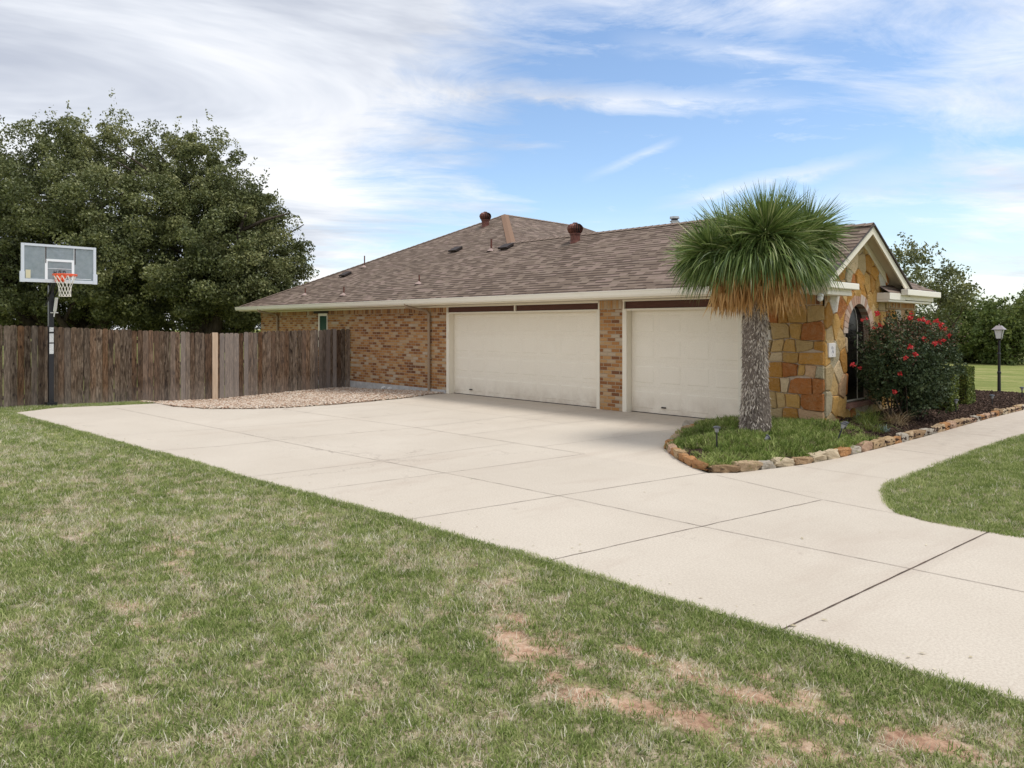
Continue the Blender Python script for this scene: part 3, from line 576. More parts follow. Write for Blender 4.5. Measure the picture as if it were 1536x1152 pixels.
for i in range(3):
    V, F_ = np.array([(-.02, 0, 0), (0, .008, .004), (.02, 0, .001), (0, -.008, .003)]) * (0.7 + .3 * i), np.array([[0, 1, 2, 3]]); dsrc.append(srcobj('litter_%02d' % i, V, F_, M['straw'] if i else M['grass']))
o = scatter('leaf_litter', np.stack([X, Y, np.full(n, 0.006)], -1), np.stack([rng.normal(0, .15, n), rng.normal(0, .15, n), rng.uniform(0, 6.28, n)], -1), rng.uniform(.3, 0.95, n), rng.integers(0, 3, n), dsrc); tag(o, 'grass clippings and bits of leaf on the concrete', 'litter')
# ------------------------------------------------------------------ gravel
gp_ = GRAV + [(-15.24, 0.02), (-20.2, 0.02), (-20.2, -6.6), (-18.3, -6.6)]
gx = np.arange(-20.6, -14.6, 0.15); gy = np.arange(-6.7, 0.2, 0.15)
A, B = np.meshgrid(gx, gy, indexing='ij'); ins = in_poly(A, B, gp_); I = np.arange(A.size).reshape(A.shape)
F = np.stack([I[:-1, :-1], I[1:, :-1], I[1:, 1:], I[:-1, 1:]], -1).reshape(-1, 4)
cellin = in_poly(A[:-1, :-1] + .075, B[:-1, :-1] + .075, gp_).ravel()
gb = npmesh('gravel_bed', np.stack([A, B, gz(A, B) + 0.02], -1), F[cellin], M['gravelbed']); tag(gb, 'bed under the river gravel', 'gravel', kind='stuff')
def pebble(i):
    r = random.Random(i); V = []; Fc = []
    import bmesh
    bm = bmesh.new(); bmesh.ops.create_icosphere(bm, subdivisions=1, radius=1)
    sx, sy, sz = r.uniform(.022, .04), r.uniform(.017, .028), r.uniform(.010, .018)
    V = [(v.co.x * sx * r.uniform(.85, 1.15), v.co.y * sy * r.uniform(.85, 1.15), v.co.z * sz) for v in bm.verts]; Fc = [[q.index for q in ff.verts] for ff in bm.faces]; bm.free()
    return srcobj('pebble_%02d' % i, V, Fc, M['pebble'], 3, True)
n = 26000; X = rng.uniform(-20.2, -14.6, n); Y = rng.uniform(-6.6, 0, n); k = in_poly(X, Y, gp_); X, Y = X[k], Y[k]; n = len(X)
o = scatter('gravel', np.stack([X, Y, gz(X, Y) + 0.03 + rng.uniform(-.008, .012, n)], -1), rng.uniform(0, 6.28, (n, 3)) * np.array([.06, .06, 1]), rng.uniform(.55, 1.25, n), rng.integers(0, 6, n), [pebble(i) for i in range(6)])
tag(o, 'tan and reddish river gravel between the fence, brick wall and driveway', 'gravel')
# ------------------------------------------------------------------ the house
house = empty('brick_house', (-12, 3, 0), 'single storey brown brick house with shingled hip roof and two cream garage doors', 'house')
wm = MB()
YB = 14.0
wm.box(-26.1, -15.19, 0.0, 0.2, 0.09, 2.34)      # brick face left of the doors
wm.box(-9.98, -9.38, 0.0, 0.25, 0.0, 2.34)       # pillar
wm.box(-26.1, -25.9, 0.2, YB, 0.09, 2.34)        # left end
wm.box(-26.1, -12.2, YB, YB + 0.2, 0.09, 2.34)
wm.box(-12.2, -12.0, 4.6, YB + 0.2, 0.09, 2.34)
wm.box(-12.0, -5.51, 4.4, 4.6, 0.09, 2.34)
wall = wm.build('brick_wall', M['brick'], house, uv=True)
sm = MB(); sm.box(-26.108, -15.185, -0.010, 0.19, 2.13, 2.33); sm.box(-9.988, -9.372, -0.010, 0.2, 2.13, 2.33); sm.build('soldier_course', M['soldier'], wall, uv=True)
fm = MB(); fm.box(-26.12, -15.2, -0.03, 0.22, -0.35, 0.088); fm.box(-26.12, -25.85, 0.22, YB + .2, -0.35, .088); fm.build('foundation', M['foundation'], house)
# roof
P_ = (-19.44, 6.18, 5.865); Q_ = (-19.6, 10.7, 5.865); R1 = (-15.86, 3.05, 4.3); R2 = (-8.45, 3.05, 4.3)
EA = (-26.8, -0.55, 2.5); EB = (-4.86, -0.55, 2.5); EC = (-4.86, 5.05, 2.5); ED = (-11.75, 15.2, 2.5); EE = (-26.8, 15.2, 2.5)
rm = MB()
rm.add([EA, (-5.4, -0.55, 2.5), R2, R1, P_], [(0, 1, 2, 3, 4)])
rm.add([(-4.86, 3.15, 2.5), EC, R2], [(0, 1, 2)])
rm.add([EC, (-13.5, 5.05, 2.5), (-13.5, 3.05, 4.3), R2], [(0, 1, 2, 3)])
rm.add([R1, (-11.75, 3.05, 2.5), ED, Q_, P_], [(0, 1, 2, 3, 4)])
rm.add([EE, EA, P_, Q_], [(0, 1, 2, 3)])
rm.add([ED, EE, Q_], [(0, 1, 2)])
# gable roof over the stone front
g0, g1, gr, gz0, gz1 = -0.55, 3.40, 1.425, 2.55, 3.62
rm.add([(-4.88, g0, gz0), (-4.88, gr, gz1), (-7.2, gr, gz1), (-7.2, g0, gz0)], [(0, 1, 2, 3)])
rm.add([(-4.88, gr, gz1), (-4.88, g1, gz0), (-7.2, g1, gz0), (-7.2, gr, gz1)], [(0, 1, 2, 3)])
roof = rm.build('roof', M['shingle'], house, uv=True, fixn=False)
# make all roof normals point up, uv again
me = roof.data
for p in me.polygons:
    if p.normal.z < 0: p.flip()
me.update(); me.uv_layers.remove(me.uv_layers[0]); add_uv(me)
def capstrip(name, a, b, n1, n2, wd, mat, lift=0.012):
    a = Vector(a); b = Vector(b); dd = (b - a).normalized(); L = (b - a).length; mb = MB()
    k = int(L / 0.2) + 1
    for i in range(k):
        p0 = a + dd * (L * i / k); p1 = a + dd * min(L, L * (i + 1) / k + 0.04); z0 = Vector((0, 0, lift + 0.012)); z1 = Vector((0, 0, lift))
        s1 = (Vector(n1).cross(dd)).normalized(); s2 = (Vector(n2).cross(dd)).normalized()
        if s1.dot(s2) > 0: s2 = -s2
        if s1.z > 0: s1 = -s1
        if s2.z > 0: s2 = -s2
        mb.add([p0 + z1, p0 + s1 * wd + z1, p1 + s1 * wd + z0, p1 + z0, p1 + s2 * wd + z0, p0 + s2 * wd + z1], [(0, 1, 2, 3), (0, 3, 4, 5)])
    return mb.build(name, mat, roof, fixn=False)
nf = Vector((0, -.5, 1)).normalized(); nb = Vector((0, .5, 1)).normalized(); nr = Vector((.4385, 0, 1)).normalized(); nl = Vector((-.46, 0, 1)).normalized()
capstrip('hip_cap', R1, P_, nf, nr, 0.145, M['cap'])
capstrip('ridge_cap', R1, R2, nf, nb, 0.15, M['capgrey'])
capstrip('ridge_cap', P_, Q_, nr, nl, 0.15, M['capgrey'])
capstrip('hip_cap', EA, P_, nf, nl, 0.15, M['capgrey'])
capstrip('ridge_cap', (-7.1, gr, gz1), (-4.885, gr, gz1), nf, nb, 0.14, M['capgrey'])
# gutters, fascia, soffit
def gutterX(x0, x1, y, z):      # runs along X, faces -Y
    g = MB(); prof = [(y, z), (y, z - 0.125), (y - 0.075, z - 0.125), (y - 0.10, z - 0.085), (y - 0.115, z - 0.02), (y - 0.125, z - 0.012), (y - 0.125, z + 0.006), (y - 0.10, z + 0.006), (y - 0.10, z - 0.05), (y - 0.02, z - .05), (y - .02, z)]
    g.prism(prof, x0, x1, 'X'); return g
gm = gutterX(-26.85, -4.88, -0.56, 2.49); gm.build('gutter', M['gutter'], house)
fa = MB(); fa.box(-26.78, -4.95, -0.555, -0.53, 2.335, 2.47); fa.box(-26.8, -26.77, -0.53, 15.1, 2.335, 2.49); fa.build('fascia', M['trim'], house)
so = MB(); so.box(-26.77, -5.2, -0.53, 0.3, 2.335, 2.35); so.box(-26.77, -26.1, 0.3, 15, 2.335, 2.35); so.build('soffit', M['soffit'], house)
fz = MB(); fz.box(-26.1, -10.0, -0.035, -0.012, 2.285, 2.334, 0.004); fz.box(-9.36, -6.6, -0.035, -0.012, 2.30, 2.334, 0.004); fz.build('frieze_board', M['trim'], house)
# garage doors
def garage_door(x0, x1, ncol, splits):
    W0, W1 = x0 + 0.11, x1 - 0.09; zt = 2.09; hs = zt / 4
    d_ = MB(); d_.box(W0, W1, 0.176, 0.22, 0.012, zt + .03)
    for i in range(4):
        z0 = 0.012 + i * hs; z1 = z0 + hs - 0.007
        d_.box(W0, W1, 0.17, 0.21, z0, z1 + 0.001, 0.003)
        cw = (W1 - W0) / ncol
        for j in range(ncol):
            a = W0 + cw * j + 0.075; b_ = W0 + cw * (j + 1) - 0.075; c0 = z0 + 0.085; c1 = z1 - 0.085
            # raised panel: frame groove then field
            d_.add([(a, .1695, c0), (b_, .1695, c0), (b_, .1695, c1), (a, .1695, c1), (a + .012, .1775, c0 + .012), (b_ - .012, .1775, c0 + .012), (b_ - .012, .1775, c1 - .012), (a + .012, .1775, c1 - .012)],
                   [(0, 1, 5, 4), (1, 2, 6, 5), (2, 3, 7, 6), (3, 0, 4, 7)])
            e = 0.018
            d_.add([(a + e, .164, c0 + e), (b_ - e, .164, c0 + e), (b_ - e, .164, c1 - e), (a + e, .164, c1 - e), (a, .1695, c0), (b_, .1695, c0), (b_, .1695, c1), (a, .1695, c1)],
                   [(0, 1, 2, 3), (0, 4, 5, 1), (1, 5, 6, 2), (2, 6, 7, 3), (3, 7, 4, 0)])
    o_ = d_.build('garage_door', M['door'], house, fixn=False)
    fr = MB(); fr.box(x0, W0 - 0.002, -0.012, 0.2, 0.0, 2.15, 0.006); fr.box(W1 + 0.002, x1, -0.012, 0.2, 0.0, 2.15, 0.006); fr.box(x0, x1, 0.0, 0.2, zt + 0.02, 2.15, 0.006)
    fr.box(W0 - .03, W0 + .002, .03, .155, 0, zt + .02); fr.box(W1 - .002, W1 + .03, .03, .155, 0, zt + .02)
    for s_ in [x0] + splits + [x1 - 0.045]: fr.box(s_, s_ + 0.045, -0.008, 0.15, 2.152, 2.334)
    fr.build('door_frame', M['trim'], o_)
    bb = MB(); bb.box(x0 + 0.02, x1 - 0.02, 0.035, 0.12, 2.15, 2.334); bb.build('brown_header_board', M['brownboard'], o_)
    se = MB(); se.box(W0, W1, 0.165, 0.2, -0.01, 0.014); se.build('bottom_seal', M['black'], o_)
    hd = MB(); hx = W0 + (0.30 * (W1 - W0) if ncol < 8 else 0.13 * (W1 - W0)); hd.box(hx, hx + 0.10, 0.13, 0.162, 0.13, 0.155, 0.004); hd.build('handle', M['ventdark'], o_)
    return o_
garage_door(-15.19, -9.985, 8, [-12.62]); 
garage_door(-9.378, -6.66, 4, [])
dark = MB(); dark.box(-15.2, -6.66, 0.32, 0.34, 0, 2.33); dark.build('garage_back_panel', M['ventdark'], house)
# --- stone facing
def clip(poly, nx, ny, c):           # keep nx*x+ny*y<=c
    o_ = []; n_ = len(poly)
    for i in range(n_):
        a = poly[i]; b_ = poly[(i + 1) % n_]; da = nx * a[0] + ny * a[1] - c; db = nx * b_[0] + ny * b_[1] - c
        if da <= 0: o_.append(a)
        if (da < 0) != (db < 0) and da != db:
            q = da / (da - db); o_.append((a[0] + (b_[0] - a[0]) * q, a[1] + (b_[1] - a[1]) * q))
    return o_
def area(p): return 0.5 * abs(sum(p[i][0] * p[(i + 1) % len(p)][1] - p[(i + 1) % len(p)][0] * p[i][1] for i in range(len(p))))
def cells(seeds, hull, gap=0.011, ax=1.0, extra=None):
    out_ = []
    for i, (sx, sy) in enumerate(seeds):
        near = sorted(range(len(seeds)), key=lambda j: (seeds[j][0] - sx) ** 2 + (seeds[j][1] - sy) ** 2)[1:22]
        p = [(sx - 1, sy - 1), (sx + 1, sy - 1), (sx + 1, sy + 1), (sx - 1, sy + 1)]
        for j in near:
            tx, ty = seeds[j]; nx, ny = (tx - sx), (ty - sy) * ax; L = math.hypot(nx, ny); nx /= L; ny /= L
            p = clip(p, nx, ny, nx * (sx + tx) / 2 + ny * (sy + ty) / 2 - gap)
            if not p: break
        for (nx, ny, c) in hull:
            if p: p = clip(p, nx, ny, c - 0.004)
        if p and extra: p = extra(p, sx, sy)
        if p and len(p) >= 3 and area(p) > 0.004: out_.append(p)
    return out_
PAL = [((0.47, 0.225, 0.045), 6), ((0.54, 0.31, 0.09), 7), ((0.52, 0.35, 0.15), 6), ((0.46, 0.34, 0.18), 3), ((0.60, 0.46, 0.28), 3), ((0.40, 0.14, 0.035), 2), ((0.64, 0.60, 0.53), 0.9), ((0.42, 0.36, 0.24), 1.2), ((0.55, 0.35, 0.20), 1.5)]
def pick(r):
    c = r.choices([p[0] for p in PAL], [p[1] for p in PAL])[0]; k = r.uniform(0.85, 1.15); return tuple(x * k for x in c)
def stonemesh(cs, place, r):
    mb = MB()
    for p in cs:
        if sum(p[i][0] * p[(i + 1) % len(p)][1] - p[(i + 1) % len(p)][0] * p[i][1] for i in range(len(p))) < 0: p = p[::-1]
        # chop corners for a rounder outline
        q = []
        for i in range(len(p)):
            a, b_ = p[i], p[(i + 1) % len(p)]
            L = math.hypot(b_[0] - a[0], b_[1] - a[1]); f = min(0.25, 0.009 / max(L, 1e-5))
            q += [(a[0] + (b_[0] - a[0]) * f, a[1] + (b_[1] - a[1]) * f)]
            if L > 0.12: q += [((a[0] + b_[0]) / 2 + r.uniform(-.008, .008), (a[1] + b_[1]) / 2 + r.uniform(-.008, .008))]
            q += [(b_[0] + (a[0] - b_[0]) * f, b_[1] + (a[1] - b_[1]) * f)]
        n_ = len(q); cx = sum(a[0] for a in q) / n_; cy = sum(a[1] for a in q) / n_; dpt = r.uniform(0.018, 0.05); rr = math.sqrt(area(p) / 3.1)
        mb.cur = pick(r); V = []
        tx, ty = r.uniform(-.05, .05), r.uniform(-.05, .05)
        for ins, dd in ((0, 0.0), (0.003, dpt * 0.7), (0.011, dpt), (rr * 0.55, dpt + 0.004)):
            s_ = max(0.1, 1 - ins / rr)
            for a in q:
                x = cx + (a[0] - cx) * s_; y = cy + (a[1] - cy) * s_
                h = dd if ins == 0 else dd + tx * (x - cx) + ty * (y - cy) + r.uniform(-.0025, .0025)
                V.append(place(x, y, h))
        V.append(place(cx, cy, dpt + 0.004)); Fs = []
        for k in range(3):
            for i in range(n_): Fs.append((k * n_ + i, k * n_ + (i + 1) % n_, (k + 1) * n_ + (i + 1) % n_, (k + 1) * n_ + i))
        for i in range(n_): Fs.append((3 * n_ + i, 3 * n_ + (i + 1) % n_, 4 * n_))
        mb.add(V, Fs)
    return mb
r_ = random.Random(21)
# wall A: facing the drive (y = 0), x -6.66..-5.19
sw = MB(); sw.box(-6.66, -5.2, 0.01, 0.3, -0.1, 2.34); sw.box(-5.5, -5.19, 0.011, 0.93, -0.1, 2.34)
# gable wall (x = -5.19) with arched opening y .93..1.99, sill .42, spring 1.66, top 2.19
oy0, oy1, ozs, ozp = 0.93, 2.0, 0.42, 1.66; ocy = (oy0 + oy1) / 2; orad = (oy1 - oy0) / 2
sw.box(-5.5, -5.19, oy0, oy1, -0.1, ozs)
sw.box(-5.5, -5.19, oy1, 4.55, -0.1, 2.34); 
def gline(y): return gz0 + (y - g0) / (gr - g0) * (gz1 - gz0) if y < gr else gz0 + (g1 - y) / (g1 - gr) * (gz1 - gz0)
arc = [(ocy + orad * math.cos(a), ozp + orad * math.sin(a)) for a in np.linspace(math.pi, 0, 17)]
# above the arch: strips from the arc up to 2.34, then triangle
for i in range(16):
    a, b_ = arc[i], arc[i + 1]
    sw.prism([(a[0], a[1]), (b_[0], b_[1]), (b_[0], 2.34), (a[0], 2.34)], -5.5, -5.19, 'X')
sw.box(-5.5, -5.19, oy0, oy1, 2.34, 2.35)
sw.prism([(0.0, 2.3402), (2.85, 2.3402), (2.85, gline(2.85) - .05), (gr, gz1 - 0.05), (0.0, gline(0) - .05)], -5.5, -5.191, 'X')
stone = sw.build('stone_wall', M['mortar'], house, uv=False)
# seeds wall A: coursed
seeds = []
z = 0.02
while z < 2.2:
    h = r_.uniform(0.18, 0.31); x = -6.75 + r_.uniform(-.1, .1)
    while x < -5.1:
        w_ = r_.uniform(0.20, 0.44); seeds.append((x + w_ / 2, z + h / 2 + r_.uniform(-.03, .03))); x += w_
    z += h
def inset(p, g):
    if sum(p[i][0] * p[(i + 1) % len(p)][1] - p[(i + 1) % len(p)][0] * p[i][1] for i in range(len(p))) < 0: p = p[::-1]
    q = list(p)
    for i in range(len(p)):
        a_, b_ = p[i], p[(i + 1) % len(p)]; L_ = math.hypot(b_[0] - a_[0], b_[1] - a_[1])
        if L_ < 1e-4: continue
        nx, ny = (b_[1] - a_[1]) / L_, -(b_[0] - a_[0]) / L_
        q = clip(q, nx, ny, nx * a_[0] + ny * a_[1] - g)
        if len(q) < 3: return None
    return q
csA = []; z = -0.02; bl_ = lambda x, k: 0.022 * math.sin(x * 5.1 + k * 2.7) + 0.016 * math.sin(x * 11.3 + k * 5.1); kk = 0; zprev = z
while zprev < 2.1:
    h = r_.uniform(0.17, 0.32); znext = zprev + h
    if znext > 2.0: znext = 2.14
    x = -6.66; tb = x; tt_ = x
    while x < -5.17:
        w_ = r_.uniform(0.16, 0.46)
        xb, xt = x + w_ + r_.uniform(-.045, .045), x + w_ + r_.uniform(-.045, .045)
        if x + w_ > -5.28: xb = xt = -5.166
        a0, b0 = (0 if kk == 0 else 1), (0 if znext >= 2.14 else 1)
        f0 = lambda q: zprev + a0 * bl_(q, kk); f1 = lambda q: znext + b0 * bl_(q, kk + 1)
        if w_ > 0.25 and h > 0.24 and r_.random() < 0.35:
            zm = (zprev + znext) / 2 + r_.uniform(-.03, .03); xm1, xm2 = (tb + tt_) / 2, (xb + xt) / 2
            for pq in ([(tb, f0(tb)), (xb, f0(xb)), (xm2, zm + .01), (xm1, zm - .01)], [(xm1, zm - .01), (xm2, zm + .01), (xt, f1(xt)), (tt_, f1(tt_))]):
                q = inset(pq, 0.006)
                if q: csA.append(q)
        else:
            pq = [(tb, f0(tb)), (xb, f0(xb)), (xt, f1(xt)), (tt_, f1(tt_))]
            q = inset(pq, 0.006)
            if q and r_.random() < 0.5:      # knock one corner off
                c_ = r_.randrange(len(q)); p1, p2, p0 = q[c_], q[(c_ + 1) % len(q)], q[c_ - 1]
                q = q[:c_] + [(p1[0] + (p0[0] - p1[0]) * .25, p1[1] + (p0[1] - p1[1]) * .25), (p1[0] + (p2[0] - p1[0]) * .15, p1[1] + (p2[1] - p1[1]) * .15)] + q[c_ + 1:]
            if q: csA.append(q)
        tb, tt_, x = xb, xt, x + w_
        if xb >= -5.17: break
    zprev = znext; kk += 1
mbA = stonemesh(csA, lambda x, y, h: (x, 0.01 - h, y), r_)
# seeds wall B
seeds = []
def far_enough(x, y, rad): return all((x - a) ** 2 + ((y - b_) * 0.8) ** 2 > rad * rad for a, b_ in seeds)
for k in range(5000):
    x = r_.uniform(-0.15, 4.7); y = r_.uniform(-0.1, 3.7)
    if far_enough(x, y, 0.235 if y < 2.3 else 0.20): seeds.append((x, y))
def cut(p, sx, sy):
    rr = orad + 0.115
    if sy < ozp:
        if oy0 - 0.3 < sx < oy1 + 0.3 and sy > 0.25:
            if sx < ocy: p = clip(p, 1, 0, oy0 - 0.002)
            else: p = clip(p, -1, 0, -(oy1 + 0.002))
            if sy < ozs: p = None if (oy0 < sx < oy1) else p
        elif oy0 - .1 < sx < oy1 + .1: p = clip(p, 0, 1, ozs - 0.09)
        if p and sy < ozp and oy0 - 0.25 < sx < oy1 + 0.25:   # keep below ring ends
            pass
    if p:
        cx = sum(a[0] for a in p) / len(p); cy = sum(a[1] for a in p) / len(p)
        if cy > ozp - 0.15:
            dx_, dy_ = cx - ocy, cy - ozp; L = math.hypot(dx_, dy_)
            if L < rr * 0.85: return None
            if L < rr + 0.4: nx, ny = -dx_ / L, -dy_ / L; p = clip(p, nx, ny, nx * (ocy - nx * rr) + ny * (ozp - ny * rr))
    return p
sl1 = (gz1 - gz0) / (gr - g0); sl2 = (gz1 - gz0) / (g1 - gr)
def nrm(a, b_, c): L = math.hypot(a, b_); return (a / L, b_ / L, c / L)
hullB = [(-1, 0, -0.0), (0, -1, 0.05), nrm(-sl1, 1, gz0 - 0.06 - sl1 * g0), nrm(sl2, 1, gz0 - 0.06 + sl2 * g1)]
hb2 = hullB[:2] + [(1, 0, 4.5), (0, 1, 2.34)]
low = cells([s_ for s_ in seeds], hullB + [(1, 0, 2.95)], 0.0055, 0.75, cut)
hi = cells([s_ for s_ in seeds], [(-1, 0, -2.955), (1, 0, 4.53), (0, 1, 2.12), (0, -1, 0.05)], 0.0055, 0.75)
mbB = stonemesh(low + hi, lambda y, z_, h: (-5.19 + h, y, z_), r_)
mbA.v, mbA.f, mbA.c = mbA.v, mbA.f, mbA.c
k = len(mbA.v); mbA.v += mbB.v; mbA.c += mbB.c; mbA.f += [tuple(i + k for i in f_) for f_ in mbB.f]
mbA.build('stone_facing', M['stone'], stone, colors=True)
# brick arch ring, frieze bands and sill
rb = MB(); nb_ = 19
for i in range(nb_):
    a0 = math.pi * i / nb_ + 0.008; a1 = math.pi * (i + 1) / nb_ - 0.008; ri, ro = orad - 0.002, orad + 0.175
    rb.cur = random.choice([(0.42, 0.25, 0.16), (0.50, 0.35, 0.26), (0.36, 0.19, 0.12), (0.52, 0.42, 0.34)])
    rb.prism([(ocy + ri * math.cos(a0), ozp + ri * math.sin(a0)), (ocy + ro * math.cos(a0), ozp + ro * math.sin(a0)), (ocy + ro * math.cos(a1), ozp + ro * math.sin(a1)), (ocy + ri * math.cos(a1), ozp + ri * math.sin(a1))], -5.28, -5.145, 'X')
rb.build('brick_arch', M['ringbrick'], stone, colors=True); rb = MB()
for i in range(13):
    y = oy0 - 0.06 + i * (oy1 - oy0 + 0.12) / 13; rb.cur = random.choice([(0.30, 0.13, 0.09), (0.36, 0.19, 0.12), (0.24, 0.10, 0.07)])
    rb.box(-5.3, -5.10, y + 0.004, y + (oy1 - oy0 + 0.12) / 13 - 0.004, ozs - 0.085, ozs, 0.004)
rb.build('brick_sill', M['ringbrick'], stone, colors=True)
fb = MB(); fb.box(-6.66, -5.155, -0.022, 0.012, 2.125, 2.334); fb.box(-5.19, -5.160, -0.022, 0.55, 2.126, 2.30); fb.build('brick_frieze', M['soldier'], stone, uv=True); fb = MB(); fb.box(-5.19, -5.162, 2.96, 4.56, 2.13, 2.334)
fb.build('brick_frieze', M['soldier'], stone, uv=True)
# window
wn_ = MB(); wn_.prism([(oy0 + 0.01, ozs + .004), (oy1 - 0.01, ozs + .004)] + [(ocy + (orad - .01) * math.cos(a), ozp + (orad - .01) * math.sin(a)) for a in np.linspace(0, math.pi, 17)], -5.30, -5.27, 'X')
win = wn_.build('arched_window', M['glassdark'], house)
wf = MB(); pts = [(-5.33, oy1 - 0.30 if False else ocy + 0.16, ozs + .01)]
wf.box(-5.27, -5.262, oy1 - 0.33, oy1 - 0.319, ozs + 0.03, 1.72)
wf.box(-5.27, -5.25, oy0 + 0.012, oy1 - 0.012, ozs + 0.006, ozs + 0.03)
wf.tube([(-5.266, ocy + (orad - .32) * math.cos(a) + .0, ozp + .04 + (orad - .10) * math.sin(a)) for a in np.linspace(0.0, 1.7, 14)], 0.005, 6)
wf.build('window_frame', M['trim'], win)
# plaque
plq = MB(); plq.box(-5.185, -5.128, 0.09, 0.36, 1.26, 1.50, 0.006); pq = plq.build('plaque', M['plaque'], house)
pk = MB()
for y0_, z0_, sg in ((0.205, 1.415, 1), (0.25, 1.345, -1)):
    pk.tube([(-5.1275, y0_ + sg * 0.022 * math.cos(a_) * (1 - a_ / 9), z0_ + 0.034 * math.sin(a_) * (1 - a_ / 9)) for a_ in np.linspace(0, 6.0, 16)], 0.0035, 5)
pk.tube([(-5.1275, 0.19, 1.33), (-5.1275, 0.23, 1.38), (-5.1275, 0.27, 1.43)], 0.003, 5); pk.tube([(-5.1275, 0.225, 1.285), (-5.1275, 0.232, 1.30)], 0.004, 5)
pk.build('plaque_marking', M['plaque_mark'], pq)
# gable trim: rakes, soffits, returns
gt = MB()
def rake(mb, ya, za, yb, zb, x0, x1, hgt, off):   # board under the roof edge following the slope
    mb.prism([(ya, za - off), (yb, zb - off), (yb, zb - off - hgt), (ya, za - off - hgt)], x0, x1, 'X')
rake(gt, g0 - 0.01, gz0, gr, gz1, -4.93, -4.90, 0.15, 0.035); rake(gt, gr, gz1, g1 + 0.01, gz0, -4.93, -4.90, 0.15, 0.035)
rake(gt, 0.02, gline(0.02), gr, gz1, -5.17, -5.14, 0.14, 0.09); rake(gt, gr, gz1, 2.9, gline(2.9), -5.17, -5.14, 0.14, 0.09)
gt.build('rake_board', M['trim'], house)
gs = MB(); rake(gs, g0, gz0, gr, gz1, -5.21, -4.93, 0.02, 0.06); rake(gs, gr, gz1, g1, gz0, -5.21, -4.93, 0.02, 0.06); gs.build('gable_soffit', M['soffit'], house)
ge = MB(); rake(ge, g0 - 0.02, gz0, gr, gz1, -4.97, -4.865, 0.022, 0.008); rake(ge, gr, gz1, g1 + 0.02, gz0, -4.97, -4.865, 0.022, 0.008); ge.build('drip_edge', M['fascia_side'], house)
rt_ = MB()
rt_.box(-5.2, -4.92, -0.55, 0.50, 2.36, 2.49, 0.006); rt_.box(-4.918, -4.80, -0.68, 0.53, 2.40, 2.505, 0.012); rt_.box(-5.2, -4.90, -0.53, 0.47, 2.30, 2.358, 0.004)
rt_.build('cornice_return', M['gutter'], house); rt_ = MB(); rt_.box(-5.2, -4.93, 2.35, 3.2, 2.29, 2.42, 0.006); rt_.box(-5.2, -4.95, 2.35, 4.85, 2.25, 2.288, .004)
rt_.box(-4.93, -4.80, 2.95, 5.0, 2.385, 2.50, 0.012); rt_.box(-5.2, -4.932, 3.2, 4.95, 2.30, 2.42, 0.006)
rt_.build('cornice_return', M['gutter'], house)
rs = MB(); rs.add([(-4.81, -0.62, 2.512), (-4.81, 0.52, 2.512), (-5.19, 0.45, 2.545), (-5.19, -0.62, 2.545)], [(0, 1, 2, 3)]); rs.build('return_shingles', M['shingle'], house, uv=True)
rs = MB(); rs.add([(-4.93, 2.33, 2.425), (-4.93, 3.2, 2.425), (-5.17, 3.2, 2.60), (-5.17, 2.45, 2.56)], [(0, 1, 2, 3)]); rs.build('return_shingles', M['shingle'], house, uv=True)
# small high window and meters on the brick wall
wv = MB(); wv.box(-21.78, -21.32, -0.014, 0.05, 1.2, 2.12); w2 = wv.build('side_window', M['glassgreen'], house)
wv = MB(); wv.box(-21.86, -21.78, -0.03, 0.05, 1.1, 2.2); wv.box(-21.78, -21.3, -0.03, 0.05, 2.12, 2.2); wv.box(-21.32, -21.29, -0.03, 0.05, 1.1, 2.12); wv.build('window_frame', M['trim'], w2)
wv = MB(); wv.box(-22.2, -21.25, -0.02, 0.02, 2.2, 2.29); wv.build('window_head', M['ventdark'], w2)
def downspout(x, mat, yend=True):
    mb = MB(); mb.tube([(x - 0.32, -0.62, 2.39), (x - 0.30, -0.62, 2.31), (x - 0.06, -0.10, 2.20), (x, -0.06, 2.12), (x, -0.06, 0.02), (x - .02, -0.10, -0.06), (x - 0.12, -0.20, -0.09)], 0.038, 10)
    o_ = mb.build('downspout', mat, house, smooth=False)
    mb = MB()
    for z_ in (1.9, 0.9): mb = MB(); mb.box(x - 0.06, x + 0.06, -0.105, -0.002, z_, z_ + 0.025); mb.build('strap', mat, o_)
downspout(-15.87, M['downspout']); downspout(-24.7, M['downspout'])
cm = MB()
for x in (-18.03, -17.70):
    cm.tube([(x, -0.03, -0.02), (x, -0.10, -0.02)], 0.045, 12); cm.tube([(x, -0.10, -0.02), (x, -0.13, -0.02)], 0.03, 12); cm.build('cleanout_cap', M['white'], house); cm = MB()
hg = MB(); hg.box(-15.16, -15.10, -0.03, -0.012, 1.45, 1.62, .004); hg.build('keypad', M['trim'], house)
sl_ = MB(); sl_.tube([(-4.98, -0.62, 2.26), (-4.98, -0.60, 2.29)], 0.05, 14); sl_.lathe([(0.0, -.05), (0.04, -.03), (0.05, 0), (0.04, .03), (0, .05)], (-4.98, -0.62, 2.23), 14); sl_.build('eave_lamp', M['white'], house, smooth=True)
